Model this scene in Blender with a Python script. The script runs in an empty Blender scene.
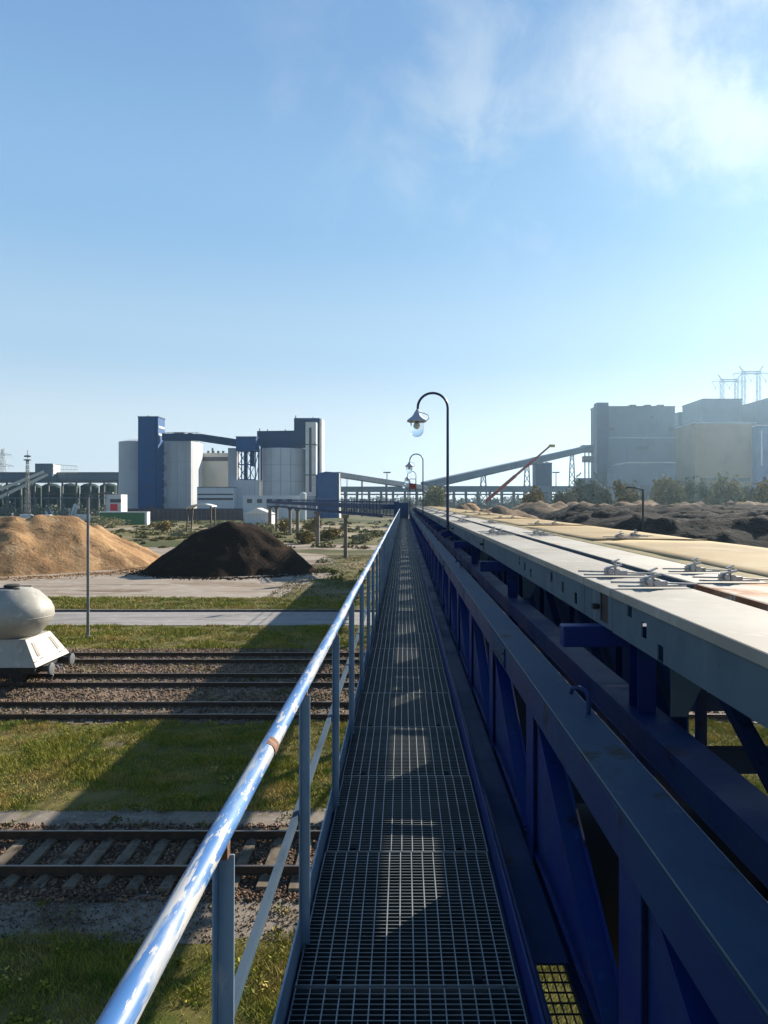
import bpy, bmesh, math, random
import numpy as np
from mathutils import Vector, Matrix, noise

random.seed(7)
rng = np.random.default_rng(11)
SC = bpy.context.scene
COL = SC.collection
R = math.radians

# ------------------------------------------------------------------ camera
F = 740.0                      # focal length in pixels of the 768x1024 frame
VX, VY = 403.5, 502.0          # where the walkway's direction vanishes
EYE = 7.2                      # eye height over the ground
WZ = 5.5                       # walkway level
AZ, EL = R(38.0), R(24.5)      # sun: azimuth to the right of +Y, elevation
SUN = Vector((math.sin(AZ) * math.cos(EL), math.cos(AZ) * math.cos(EL), math.sin(EL)))

cd = bpy.data.cameras.new('camera')
cam = bpy.data.objects.new('camera', cd)
COL.objects.link(cam)
cam.location = (0, 0, EYE)
cam.rotation_euler = (R(90), 0, 0)
cd.sensor_width = 36
cd.lens = F / 1024 * 36
cd.shift_x = -(VX - 384) / 1024
cd.shift_y = -(512 - VY) / 1024
cd.clip_start = 0.05
cd.clip_end = 9000
SC.camera = cam


def W(px, py, y):
    """a world point at distance y along the walkway direction"""
    return Vector(((px - VX) / F * y, y, EYE - (py - VY) / F * y))


# ------------------------------------------------------------------ materials
def hexlin(c):
    return tuple(c) + (1.0,)


def mat(name, base, layers=(), rough=0.6, metal=0.0, bump=0.0, bscale=20.0, bstretch=(1, 1, 1), coord='obj',
        spec=0.5, island=0.0, wave=None, rough_var=0.0):
    """base colour with noise layers [(colour, scale or (sx,sy,sz), lo, hi)], bump, per-leaf variation"""
    m = bpy.data.materials.new(name)
    m.use_nodes = True
    nt = m.node_tree
    N, L = nt.nodes, nt.links
    b = N['Principled BSDF']
    b.inputs['Roughness'].default_value = rough
    b.inputs['Metallic'].default_value = metal
    b.inputs['Specular IOR Level'].default_value = spec
    if coord == 'obj':
        tc = N.new('ShaderNodeTexCoord').outputs['Object']
        oi = N.new('ShaderNodeObjectInfo')
        mul = N.new('ShaderNodeMath'); mul.operation = 'MULTIPLY'; mul.inputs[1].default_value = 37.0
        L.new(oi.outputs['Random'], mul.inputs[0])
        add = N.new('ShaderNodeVectorMath'); add.operation = 'ADD'
        L.new(tc, add.inputs[0]); L.new(mul.outputs[0], add.inputs[1])
        co = add.outputs[0]
    else:
        co = N.new('ShaderNodeNewGeometry').outputs['Position']
    col = None
    rgb = N.new('ShaderNodeRGB'); rgb.outputs[0].default_value = hexlin(base)
    col = rgb.outputs[0]
    first = None
    for i, (c, s, lo, hi) in enumerate(layers):
        n = N.new('ShaderNodeTexNoise'); n.inputs['Detail'].default_value = 7; n.inputs['Roughness'].default_value = 0.62
        if isinstance(s, tuple):
            mp = N.new('ShaderNodeMapping'); mp.inputs['Scale'].default_value = s
            mp.inputs['Location'].default_value = (3.1 * i, 1.7 * i, 5.3 * i)
            L.new(co, mp.inputs[0]); L.new(mp.outputs[0], n.inputs['Vector']); n.inputs['Scale'].default_value = 1
        else:
            mp = N.new('ShaderNodeMapping'); mp.inputs['Location'].default_value = (3.1 * i, 1.7 * i, 5.3 * i)
            L.new(co, mp.inputs[0]); L.new(mp.outputs[0], n.inputs['Vector']); n.inputs['Scale'].default_value = s
        mr = N.new('ShaderNodeMapRange'); mr.interpolation_type = 'SMOOTHSTEP'
        mr.inputs['From Min'].default_value = lo; mr.inputs['From Max'].default_value = hi
        L.new(n.outputs['Fac'], mr.inputs['Value'])
        if first is None:
            first = mr.outputs[0]
        mx = N.new('ShaderNodeMix'); mx.data_type = 'RGBA'
        L.new(mr.outputs[0], mx.inputs['Factor']); L.new(col, mx.inputs['A'])
        mx.inputs['B'].default_value = hexlin(c)
        col = mx.outputs['Result']
    if wave:
        wv = N.new('ShaderNodeTexWave'); wv.wave_type = 'BANDS'; wv.bands_direction = wave[0]
        wv.inputs['Scale'].default_value = wave[1]; wv.inputs['Distortion'].default_value = 0
        L.new(co, wv.inputs['Vector'])
        mr = N.new('ShaderNodeMapRange'); mr.inputs['From Min'].default_value = 0.0; mr.inputs['From Max'].default_value = 0.12
        mr.inputs['To Min'].default_value = wave[2]; mr.inputs['To Max'].default_value = 1.0
        L.new(wv.outputs['Fac'], mr.inputs['Value'])
        vm = N.new('ShaderNodeMix'); vm.data_type = 'RGBA'; vm.blend_type = 'MULTIPLY'; vm.inputs['Factor'].default_value = 1
        L.new(col, vm.inputs['A']); L.new(mr.outputs[0], vm.inputs['B'])
        col = vm.outputs['Result']
    if island:
        g = N.new('ShaderNodeNewGeometry')
        mr = N.new('ShaderNodeMapRange')
        mr.inputs['To Min'].default_value = 1 - island; mr.inputs['To Max'].default_value = 1 + island
        L.new(g.outputs['Random Per Island'], mr.inputs['Value'])
        vm = N.new('ShaderNodeMix'); vm.data_type = 'RGBA'; vm.blend_type = 'MULTIPLY'; vm.inputs['Factor'].default_value = 1
        L.new(col, vm.inputs['A']); L.new(mr.outputs[0], vm.inputs['B'])
        col = vm.outputs['Result']
    L.new(col, b.inputs['Base Color'])
    if rough_var and first is not None:
        mr = N.new('ShaderNodeMapRange'); mr.inputs['To Min'].default_value = rough; mr.inputs['To Max'].default_value = rough + rough_var
        L.new(first, mr.inputs['Value']); L.new(mr.outputs[0], b.inputs['Roughness'])
    if bump:
        mp = N.new('ShaderNodeMapping'); mp.inputs['Scale'].default_value = bstretch
        L.new(co, mp.inputs[0])
        n = N.new('ShaderNodeTexNoise'); n.inputs['Scale'].default_value = bscale; n.inputs['Detail'].default_value = 8
        n.inputs['Roughness'].default_value = 0.65
        L.new(mp.outputs[0], n.inputs['Vector'])
        bp = N.new('ShaderNodeBump'); bp.inputs['Strength'].default_value = min(1.0, bump * 5); bp.inputs['Distance'].default_value = bump
        L.new(n.outputs['Fac'], bp.inputs['Height']); L.new(bp.outputs[0], b.inputs['Normal'])
    return m


M = {}
# ground
M['yard'] = mat('yard dirt', (.155, .14, .075), [((.09, .095, .035), .05, .43, .60), ((.27, .23, .175), .30, .54, .70), ((.06, .07, .022), .022, .43, .55), ((.12, .10, .065), 2.2, .52, .7)], rough=.95, spec=.1, bump=.03, bscale=3, coord='w')
M['pad'] = mat('pale yard concrete', (.31, .265, .215), [((.21, .16, .115), (.05, .25, .2), .44, .62), ((.13, .09, .06), (.09, .6, .4), .55, .68), ((.36, .32, .27), .8, .5, .7), ((.17, .13, .095), (.02, 1.2, 1), .58, .66)], rough=.9, spec=.15, bump=.01, bscale=6, coord='w')
M['turf'] = mat('turf', (.105, .097, .026), [((.19, .15, .06), .35, .46, .68), ((.06, .08, .016), 1.1, .5, .7), ((.13, .095, .05), 5, .57, .72), ((.16, .125, .075), .9, .60, .70)], rough=.95, spec=.1, bump=.05, bscale=14, coord='w')
M['scrub'] = mat('scrub ground', (.12, .112, .04), [((.22, .175, .10), .08, .42, .60), ((.065, .08, .02), .3, .52, .68), ((.30, .25, .185), .03, .54, .63)], rough=.95, spec=.1, bump=.08, bscale=2, coord='w')
M['gravel'] = mat('brown gravel', (.18, .125, .087), [((.26, .20, .155), .8, .47, .68), ((.09, .064, .044), 2.4, .5, .68), ((.13, .12, .04), .5, .56, .68), ((.31, .26, .21), 26, .6, .72)], rough=.95, spec=.1, bump=.03, bscale=22, coord='w')
M['grit'] = mat('trodden grit', (.22, .19, .155), [((.14, .12, .095), 1.1, .45, .66), ((.30, .265, .225), 7, .52, .7), ((.13, .125, .04), .7, .56, .68), ((.095, .08, .065), .35, .55, .65)], rough=.95, spec=.1, bump=.02, bscale=26, coord='w')
M['ballast'] = mat('ballast bed', (.075, .05, .034), [((.13, .095, .07), 9, .45, .65), ((.035, .027, .02), 16, .5, .65)], rough=.95, spec=.1, bump=.05, bscale=26, coord='w')
M['road'] = mat('pale concrete road', (.28, .265, .255), [((.21, .20, .19), (.12, .8, 1), .45, .65), ((.33, .315, .30), 1.4, .5, .68), ((.17, .155, .14), (.05, 2.0, 1), .58, .68)], rough=.85, spec=.2, bump=.006, bscale=20, coord='w')
M['kerb'] = mat('dark kerb', (.07, .065, .06), [((.12, .11, .1), 2, .45, .65)], rough=.9, coord='w')
M['stone'] = mat('ballast stones', (.21, .135, .088), [((.105, .068, .05), 1.4, .45, .6), ((.31, .24, .19), 7, .57, .66)], rough=.9, spec=.15, island=.5, coord='w')
M['pebble'] = mat('small gravel stones', (.22, .16, .115), [((.115, .083, .06), 1.0, .45, .6)], rough=.9, spec=.15, island=.5, coord='w')
M['blade'] = mat('grass blades', (.25, .245, .036), [((.40, .31, .10), .45, .46, .63), ((.125, .185, .022), 1.3, .50, .66)], rough=.7, island=.5, coord='w', spec=.15)
M['weed'] = mat('dry weeds', (.17, .15, .045), [((.085, .105, .022), .13, .43, .6), ((.25, .19, .07), .4, .54, .66)], rough=.8, island=.4, coord='w', spec=.1)
M['leaf'] = mat('autumn leaves', (.29, .28, .155), [((.34, .30, .16), .12, .45, .62)], rough=.9, island=.18, spec=.05)
M['leafdark'] = mat('dark leaves', (.19, .21, .15), [((.23, .225, .155), .15, .45, .62)], rough=.9, island=.18, spec=.05)
M['leafgold'] = mat('yellowing leaves', (.26, .19, .045), [((.15, .12, .035), .2, .45, .62)], rough=.75, island=.45, spec=.2)
M['bark'] = mat('bark', (.08, .06, .045), [((.13, .10, .08), (8, 8, 2), .45, .6)], rough=.9)
M['sand'] = mat('biomass heap', (.37, .225, .11), [((.23, .135, .065), .22, .43, .62), ((.45, .30, .16), (.5, .5, .15), .5, .68), ((.17, .10, .05), 1.1, .57, .70), ((.16, .10, .055), (1.6, 1.6, .12), .58, .68)], rough=.95, spec=.1, bump=.16, bscale=3.0, coord='w')
M['dark'] = mat('dark bark heap', (.024, .0155, .0105), [((.055, .034, .021), .5, .52, .68), ((.013, .009, .007), 3, .5, .7)], rough=1.0, spec=.05, bump=.18, bscale=3.5, coord='w')
M['coal'] = mat('coal heap', (.014, .0135, .014), [((.034, .027, .022), .16, .54, .70), ((.009, .009, .010), 1.0, .5, .7)], rough=.95, spec=.05, bump=.25, bscale=1.8, coord='w')
M['brownheap'] = mat('brown heap', (.19, .13, .08), [((.09, .065, .045), .2, .46, .64), ((.27, .19, .12), .9, .52, .7)], rough=.95, spec=.1, bump=.2, bscale=2.2, coord='w')
# bridge
M['blue'] = mat('blue girder paint', (.0022, .022, .105), [((.004, .033, .105), 1.1, .45, .7), ((.002, .006, .016), 4.2, .58, .68), ((.010, .05, .14), 12, .6, .75), ((.05, .022, .012), 9, .69, .74)], rough=.5, bump=.002, bscale=30, rough_var=.25, spec=.3)
M['bluedust'] = mat('dusty blue flange', (.005, .040, .085), [((.003, .026, .075), 1.4, .46, .66), ((.003, .006, .009), 3.6, .58, .66), ((.022, .06, .09), 14, .58, .72), ((.06, .03, .018), 8, .69, .74)], rough=.7, spec=.2, bump=.003, bscale=25)
M['bluepost'] = mat('vivid blue steel', (.0022, .017, .130), [((.003, .024, .105), 2.0, .45, .68), ((.002, .006, .02), 6, .6, .7), ((.008, .04, .16), 14, .62, .72)], rough=.5, rough_var=.2, spec=.3)
M['rail'] = mat('chipped light blue handrail paint', (.06, .17, .40), [((.10, .23, .45), (9, 2.2, 9), .46, .62), ((.04, .13, .34), (5, .9, 5), .54, .64), ((.36, .39, .42), (20, 2.0, 20), .49, .60), ((.47, .47, .46), (38, 5.0, 38), .57, .60), ((.46, .45, .44), (90, 18, 90), .60, .64), ((.26, .14, .07), (14, 3.5, 14), .68, .72)], rough=.44, bump=.0015, bscale=40, rough_var=.2, coord='w', spec=.25)
M['railpost'] = mat('grey blue post paint', (.27, .355, .43), [((.19, .27, .355), (8, 8, 2), .45, .65), ((.46, .48, .48), (16, 16, 5), .6, .68), ((.17, .10, .06), (9, 9, 3), .67, .73)], rough=.5, rough_var=.2, spec=.3)
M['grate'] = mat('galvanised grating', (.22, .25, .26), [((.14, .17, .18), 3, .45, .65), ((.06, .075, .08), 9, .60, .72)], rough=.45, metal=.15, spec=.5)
M['gratetop'] = mat('light-toned grating rods', (.105, .12, .125), [((.06, .07, .08), 3, .45, .65), ((.03, .04, .045), 9, .58, .7), ((.09, .05, .028), 5, .68, .74)], rough=.45, spec=.5)  # rod tops toned lighter than the webs, painting in the light on them
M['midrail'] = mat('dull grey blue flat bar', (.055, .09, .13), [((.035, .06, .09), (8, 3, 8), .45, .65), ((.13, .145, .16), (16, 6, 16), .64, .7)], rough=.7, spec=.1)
M['gratedark'] = mat('shade-dark grating bars', (.035, .048, .055), [((.02, .028, .034), 3, .45, .65)], rough=.7, spec=.15)  # bar webs darkened to paint in the shade between the bars
M['wear'] = mat('worn bare edge', (.06, .095, .115), [((.01, .04, .08), (4, 1.5, 4), .50, .62), ((.13, .14, .14), 6, .6, .7)], rough=.5, spec=.4)
M['tint'] = mat('blue black grime', (.004, .006, .012), [((.009, .010, .014), 5, .5, .7)], rough=.8, spec=.2)  # near-black navy; on the tray it paints in the dark under the frame
M['black'] = mat('black rubber', (.012, .012, .013), [((.03, .028, .026), 3, .5, .7)], rough=.75, bump=.003, bscale=12)
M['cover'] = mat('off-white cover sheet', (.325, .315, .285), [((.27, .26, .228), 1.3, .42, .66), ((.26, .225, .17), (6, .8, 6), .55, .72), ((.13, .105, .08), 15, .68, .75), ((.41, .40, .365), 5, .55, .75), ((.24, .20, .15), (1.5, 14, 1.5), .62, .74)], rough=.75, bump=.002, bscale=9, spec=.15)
M['side'] = mat('shade-toned cover side', (.095, .138, .170), [((.075, .115, .146), 2.4, .42, .66), ((.13, .165, .19), (7, 7, 2), .54, .7), ((.06, .055, .048), 12, .66, .76), ((.07, .06, .05), (5, 5, .6), .62, .72)], rough=.7, bump=.002, bscale=9, spec=.12)  # off-white side sheet darkened and blued so the colour carries its shade
M['tan'] = mat('tan dusty cover sheet', (.34, .255, .135), [((.28, .205, .105), .8, .42, .66), ((.38, .30, .18), 2.1, .52, .7), ((.20, .135, .07), 7, .64, .74), ((.24, .17, .09), (1.2, 9, 1), .58, .7)], rough=.85, bump=.005, bscale=5, spec=.12)
M['rust'] = mat('rusty sheet', (.30, .115, .045), [((.44, .22, .11), 4, .45, .65), ((.13, .05, .028), 9, .55, .7), ((.60, .54, .46), 5, .60, .66)], rough=.85, bump=.003, bscale=30)
M['coverrust'] = mat('rust-eaten cover sheet', (.36, .345, .305), [((.29, .27, .225), 2, .45, .65), ((.40, .19, .09), 2.6, .50, .56), ((.22, .085, .035), 3.4, .53, .62)], rough=.8, bump=.003, bscale=30, spec=.2)
M['coverstain'] = mat('rust-stained cover sheet', (.36, .345, .305), [((.29, .27, .225), 1.3, .42, .66), ((.38, .20, .11), (1.6, 1.0, 1.6), .60, .68), ((.20, .17, .135), 13, .69, .76)], rough=.7, bump=.002, bscale=20, spec=.25)
M['railrust'] = mat('brown rust on the handrail', (.17, .075, .035), [((.32, .22, .16), 30, .52, .62), ((.08, .035, .02), 18, .55, .65)], rough=.85, bump=.001, bscale=60, coord='w')
M['lampgrey'] = mat('dull grey lamp post', (.17, .18, .195), [((.11, .12, .13), 5, .45, .65)], rough=.6, metal=.2)
M['seam'] = mat('cladding seam', (.40, .43, .46), rough=.6)
M['olive'] = mat('yellowed seal strip', (.27, .20, .05), [((.16, .13, .04), 3, .45, .65)], rough=.7)
M['zinc'] = mat('zinc clamp', (.40, .40, .41), [((.20, .185, .17), 25, .5, .7)], rough=.38, metal=.7)
M['hole'] = mat('dark brown hatch', (.035, .022, .018), [((.07, .04, .03), 6, .5, .7)], rough=.8)
M['lamppole'] = mat('dark blue lamp pole', (.012, .022, .085), [((.03, .03, .06), 3, .5, .7)], rough=.4)
M['shade'] = mat('grey lamp cap', (.42, .46, .54), [((.30, .34, .42), 9, .45, .65)], rough=.5)
M['bulb'] = mat('frosted bulb', (.75, .75, .72), rough=.4)
g = bpy.data.materials.new('lamp glass'); g.use_nodes = True
gb = g.node_tree.nodes['Principled BSDF']
gb.inputs['Base Color'].default_value = (.93, .96, .96, 1); gb.inputs['Roughness'].default_value = .06
gb.inputs['Transmission Weight'].default_value = 1.0; gb.inputs['IOR'].default_value = 1.15
M['glass'] = g
M['wood'] = mat('weathered sleeper', (.165, .135, .10), [((.10, .08, .06), (3, 3, 3), .45, .65), ((.25, .215, .17), (14, 2, 14), .56, .72), ((.045, .035, .028), 2.2, .56, .66)], rough=.9, spec=.1, bump=.006, bscale=20)
M['wooddark'] = mat('oily sleeper', (.08, .06, .045), [((.17, .14, .11), 3, .48, .68)], rough=.9)
M['railsteel'] = mat('rusty rail web', (.050, .032, .022), [((.08, .045, .028), 4, .45, .65)], rough=.7, metal=.2)
M['railtop'] = mat('worn rail head', (.17, .135, .11), [((.11, .075, .055), 6, .5, .7)], rough=.38, metal=.7)
M['concrete'] = mat('weathered concrete', (.20, .18, .16), [((.13, .118, .10), (1, 1, .4), .45, .66), ((.26, .24, .215), 4, .55, .7)], rough=.9, bump=.01, bscale=8)
M['tank'] = mat('dirty white tank paint', (.37, .36, .32), [((.31, .295, .25), (1.5, 1.5, .5), .42, .66), ((.24, .215, .165), (4, 4, 1), .62, .75), ((.50, .48, .44), 3, .55, .7)], rough=.5, bump=.003, bscale=4, spec=.3)
M['under'] = mat('dirty black underframe', (.022, .02, .019), [((.06, .05, .042), 4, .5, .7)], rough=.8)
M['galv'] = mat('galvanised steel', (.38, .40, .42), [((.28, .30, .32), 5, .45, .65)], rough=.45, metal=.5)
M['dgrey'] = mat('dark grey steel', (.10, .11, .12), [((.16, .165, .17), .6, .45, .65)], rough=.6, metal=.2)
M['red'] = mat('red paint', (.22, .02, .02), [((.15, .02, .02), 4, .45, .65)], rough=.5)
M['redsign'] = mat('bright red sign sheet', (.75, .02, .045), rough=.5)
M['craneorange'] = mat('crane red paint', (.40, .085, .045), [((.28, .07, .04), 1, .45, .65)], rough=.5)
# far buildings
M['greyclad'] = mat('light grey cladding', (.56, .59, .62), [((.50, .53, .56), .05, .45, .65), ((.45, .475, .50), (.6, .6, .02), .56, .72)], rough=.6, wave=('X', .25, .86), spec=.3)
M['creamclad'] = mat('cream cladding', (.62, .59, .50), [((.55, .52, .44), .08, .45, .65), ((.48, .45, .38), (.5, .5, .03), .58, .72)], rough=.6, wave=('X', .7, .9))
M['paleclad'] = mat('pale cladding', (.68, .70, .72), [((.61, .63, .65), .08, .45, .65), ((.54, .555, .56), (.5, .5, .03), .58, .72)], rough=.6, wave=('X', .25, .88))
M['blueclad'] = mat('blue cladding', (.007, .082, .25), [((.006, .066, .21), .07, .45, .65), ((.011, .098, .275), (.4, .4, .03), .55, .7)], rough=.5, wave=('X', .3, .85), spec=.25)
M['navyclad'] = mat('navy cladding', (.008, .050, .135), [((.006, .040, .11), .07, .45, .65), ((.012, .062, .155), (.4, .4, .03), .55, .7)], rough=.5, wave=('X', .3, .85), spec=.25)
M['white'] = mat('white panel', (.74, .73, .70), [((.64, .63, .6), .6, .45, .65)], rough=.5)
M['darkwin'] = mat('dark louvre', (.05, .055, .065), [((.08, .085, .095), 1, .45, .65)], rough=.35)
M['stripe'] = mat('dark brown stripe', (.11, .10, .11), rough=.5)
M['beige'] = mat('beige stone cladding', (.40, .25, .13), [((.34, .21, .105), .06, .45, .65), ((.44, .29, .16), .9, .52, .7)], rough=.7, spec=.15, wave=('Z', .5, .9))
M['slateclad'] = mat('slate grey cladding', (.14, .185, .235), [((.115, .155, .20), .05, .45, .65), ((.10, .135, .175), (.5, .5, .02), .55, .72)], rough=.6, wave=('X', .2, .84), spec=.2)
M['greentank'] = mat('dark green tank', (.028, .058, .048), [((.04, .07, .055), .3, .45, .65)], rough=.7, spec=.2)
M['green'] = mat('green container paint', (.05, .20, .07), [((.08, .16, .06), 1, .45, .65)], rough=.6, wave=('X', 3, .7))
M['brickwall'] = mat('dull red brown fence', (.10, .06, .06), [((.14, .085, .075), .3, .45, .65)], rough=.8, wave=('X', .8, .75))
M['yellow'] = mat('yellow machine paint', (.55, .36, .03), rough=.5)


# ------------------------------------------------------------------ mesh helpers
class MB:
    def __init__(s):
        s.v, s.f = [], []

    def add(s, vs, fs):
        o = len(s.v)
        s.v += [tuple(x) for x in vs]
        s.f += [tuple(i + o for i in q) for q in fs]
        return s

    def box(s, a, b):
        x0, y0, z0 = a; x1, y1, z1 = b
        return s.add([(x0, y0, z0), (x1, y0, z0), (x1, y1, z0), (x0, y1, z0), (x0, y0, z1), (x1, y0, z1), (x1, y1, z1), (x0, y1, z1)],
                     [(0, 3, 2, 1), (4, 5, 6, 7), (0, 1, 5, 4), (1, 2, 6, 5), (2, 3, 7, 6), (3, 0, 4, 7)])

    def bar(s, p, q, w, h=None, up=(0, 0, 1)):
        p, q = Vector(p), Vector(q); h = h or w
        d = (q - p).normalized(); u = Vector(up)
        if abs(d.dot(u)) > .98:
            u = Vector((0, 1, 0))
        a = d.cross(u).normalized() * (w / 2); b = a.cross(d).normalized() * (h / 2)
        vs = [p - a - b, p + a - b, p + a + b, p - a + b, q - a - b, q + a - b, q + a + b, q - a + b]
        return s.add(vs, [(0, 3, 2, 1), (4, 5, 6, 7), (0, 1, 5, 4), (1, 2, 6, 5), (2, 3, 7, 6), (3, 0, 4, 7)])

    def tube(s, pts, r, n=10):
        pts = [Vector(p) for p in pts]
        rs = r if isinstance(r, (list, tuple)) else [r] * len(pts)
        vs, prev = [], None
        for i, p in enumerate(pts):
            d = (pts[min(i + 1, len(pts) - 1)] - pts[max(i - 1, 0)]).normalized()
            if prev is None:
                u = Vector((0, 0, 1)) if abs(d.z) < .9 else Vector((1, 0, 0))
                a = d.cross(u).normalized()
            else:
                a = (prev - d * prev.dot(d)).normalized()
            prev = a; b = d.cross(a)
            vs += [p + (a * math.cos(t) + b * math.sin(t)) * rs[i] for t in [2 * math.pi * k / n for k in range(n)]]
        fs = [(i * n + k, i * n + (k + 1) % n, (i + 1) * n + (k + 1) % n, (i + 1) * n + k) for i in range(len(pts) - 1) for k in range(n)]
        fs += [tuple(range(n - 1, -1, -1)), tuple(range((len(pts) - 1) * n, len(pts) * n))]
        return s.add(vs, fs)

    def lathe(s, prof, c=(0, 0, 0), n=24):
        vs = []
        for r, z in prof:
            vs += [(c[0] + r * math.cos(2 * math.pi * k / n), c[1] + r * math.sin(2 * math.pi * k / n), c[2] + z) for k in range(n)]
        fs = [(i * n + k, i * n + (k + 1) % n, (i + 1) * n + (k + 1) % n, (i + 1) * n + k) for i in range(len(prof) - 1) for k in range(n)]
        if prof[0][0] > 1e-4: fs.append(tuple(range(n - 1, -1, -1)))
        if prof[-1][0] > 1e-4: fs.append(tuple(range((len(prof) - 1) * n, len(prof) * n)))
        return s.add(vs, fs)

    def prism(s, poly, ext):
        e = Vector(ext); n = len(poly); p = [Vector(x) for x in poly]
        return s.add(p + [x + e for x in p], [tuple(range(n - 1, -1, -1)), tuple(range(n, 2 * n))] + [(i, (i + 1) % n, n + (i + 1) % n, n + i) for i in range(n)])

    def build(s, name, m, parent=None, loc=None, smooth=False, bevel=0.0, segs=2, recalc=True):
        me = bpy.data.meshes.new(name)
        me.from_pydata(s.v, [], s.f)
        if recalc:
            bm = bmesh.new(); bm.from_mesh(me)
            bmesh.ops.recalc_face_normals(bm, faces=bm.faces)
            bm.to_mesh(me); bm.free()
        if smooth:
            me.polygons.foreach_set('use_smooth', [True] * len(me.polygons))
            me.set_sharp_from_angle(angle=R(35))
        me.materials.append(m)
        o = bpy.data.objects.new(name, me)
        COL.objects.link(o)
        if parent: o.parent = parent
        if loc is not None: o.location = loc
        if bevel:
            b = o.modifiers.new('bevel', 'BEVEL'); b.width = bevel; b.segments = segs; b.limit_method = 'ANGLE'
        return o


def tag(o, label=None, cat=None, group=None, kind=None):
    if label: o['label'] = label
    if cat: o['category'] = cat
    if group: o['group'] = group
    if kind: o['kind'] = kind
    return o


def thing(name, label, cat, loc=(0, 0, 0), rz=0.0, group=None):
    o = bpy.data.objects.new(name, None)
    o.empty_display_size = .3
    COL.objects.link(o)
    o.location = loc; o.rotation_euler = (0, 0, rz)
    return tag(o, label, cat, group)


KIDS = {}


def copy_tree(o, loc=None, rz=None, label=None, scale=None, parent=None):
    c = o.copy(); COL.objects.link(c)
    if parent: c.parent = parent
    else:
        if loc is not None: c.location = loc
        if rz is not None: c.rotation_euler = (0, 0, rz)
        if scale is not None: c.scale = scale
        if label: c['label'] = label
    for ch in list(o.children):
        copy_tree(ch, parent=c)
    return c


def np_mesh(name, verts, faces, m, parent=None):
    """fast mesh from arrays; faces (n,k)"""
    verts = np.asarray(verts, dtype=np.float32); faces = np.asarray(faces, dtype=np.int32)
    n, k = faces.shape
    me = bpy.data.meshes.new(name)
    me.vertices.add(len(verts)); me.vertices.foreach_set('co', verts.ravel())
    me.loops.add(n * k); me.loops.foreach_set('vertex_index', faces.ravel())
    me.polygons.add(n); me.polygons.foreach_set('loop_start', np.arange(0, n * k, k, dtype=np.int32))
    me.update(calc_edges=True)
    me.materials.append(m)
    o = bpy.data.objects.new(name, me); COL.objects.link(o)
    if parent: o.parent = parent
    return o


def sheet(name, x0, x1, y0, y1, z, m, step=1.0, amp=0.0, kind='structure', seed=0.0):
    """a strip of ground whose two long edges wander by amp"""
    n = max(2, int((x1 - x0) / step))
    v, f = [], []
    for i in range(n + 1):
        x = x0 + (x1 - x0) * i / n
        a = amp * (noise.noise((x * .35, seed, 1.0)) + .6 * noise.noise((x * 1.7, seed, 2.0)))
        b = amp * (noise.noise((x * .35, seed, 5.0)) + .6 * noise.noise((x * 1.7, seed, 7.0)))
        v += [(x, y0 + a, z), (x, y1 + b, z)]
    for i in range(n):
        f.append((2 * i, 2 * i + 2, 2 * i + 3, 2 * i + 1))
    me = bpy.data.meshes.new(name); me.from_pydata(v, [], f); me.materials.append(m)
    o = bpy.data.objects.new(name, me); COL.objects.link(o)
    return tag(o, kind=kind)


def patch(name, pts, z, m, wob=.6, seed=0.0):
    """an irregular flat patch round the given corner points"""
    out = []
    for i, p in enumerate(pts):
        q = pts[(i + 1) % len(pts)]
        L = math.hypot(q[0] - p[0], q[1] - p[1]); k = max(2, int(L / 1.5))
        for j in range(k):
            t = j / k
            x, y = p[0] + (q[0] - p[0]) * t, p[1] + (q[1] - p[1]) * t
            out.append((x + wob * noise.noise((x * .4, y * .4, seed)), y + wob * noise.noise((x * .4, y * .4, seed + 9)), z))
    me = bpy.data.meshes.new(name); me.from_pydata(out, [], [tuple(range(len(out)))]); me.materials.append(m)
    o = bpy.data.objects.new(name, me); COL.objects.link(o)
    return tag(o, kind='structure')


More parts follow.
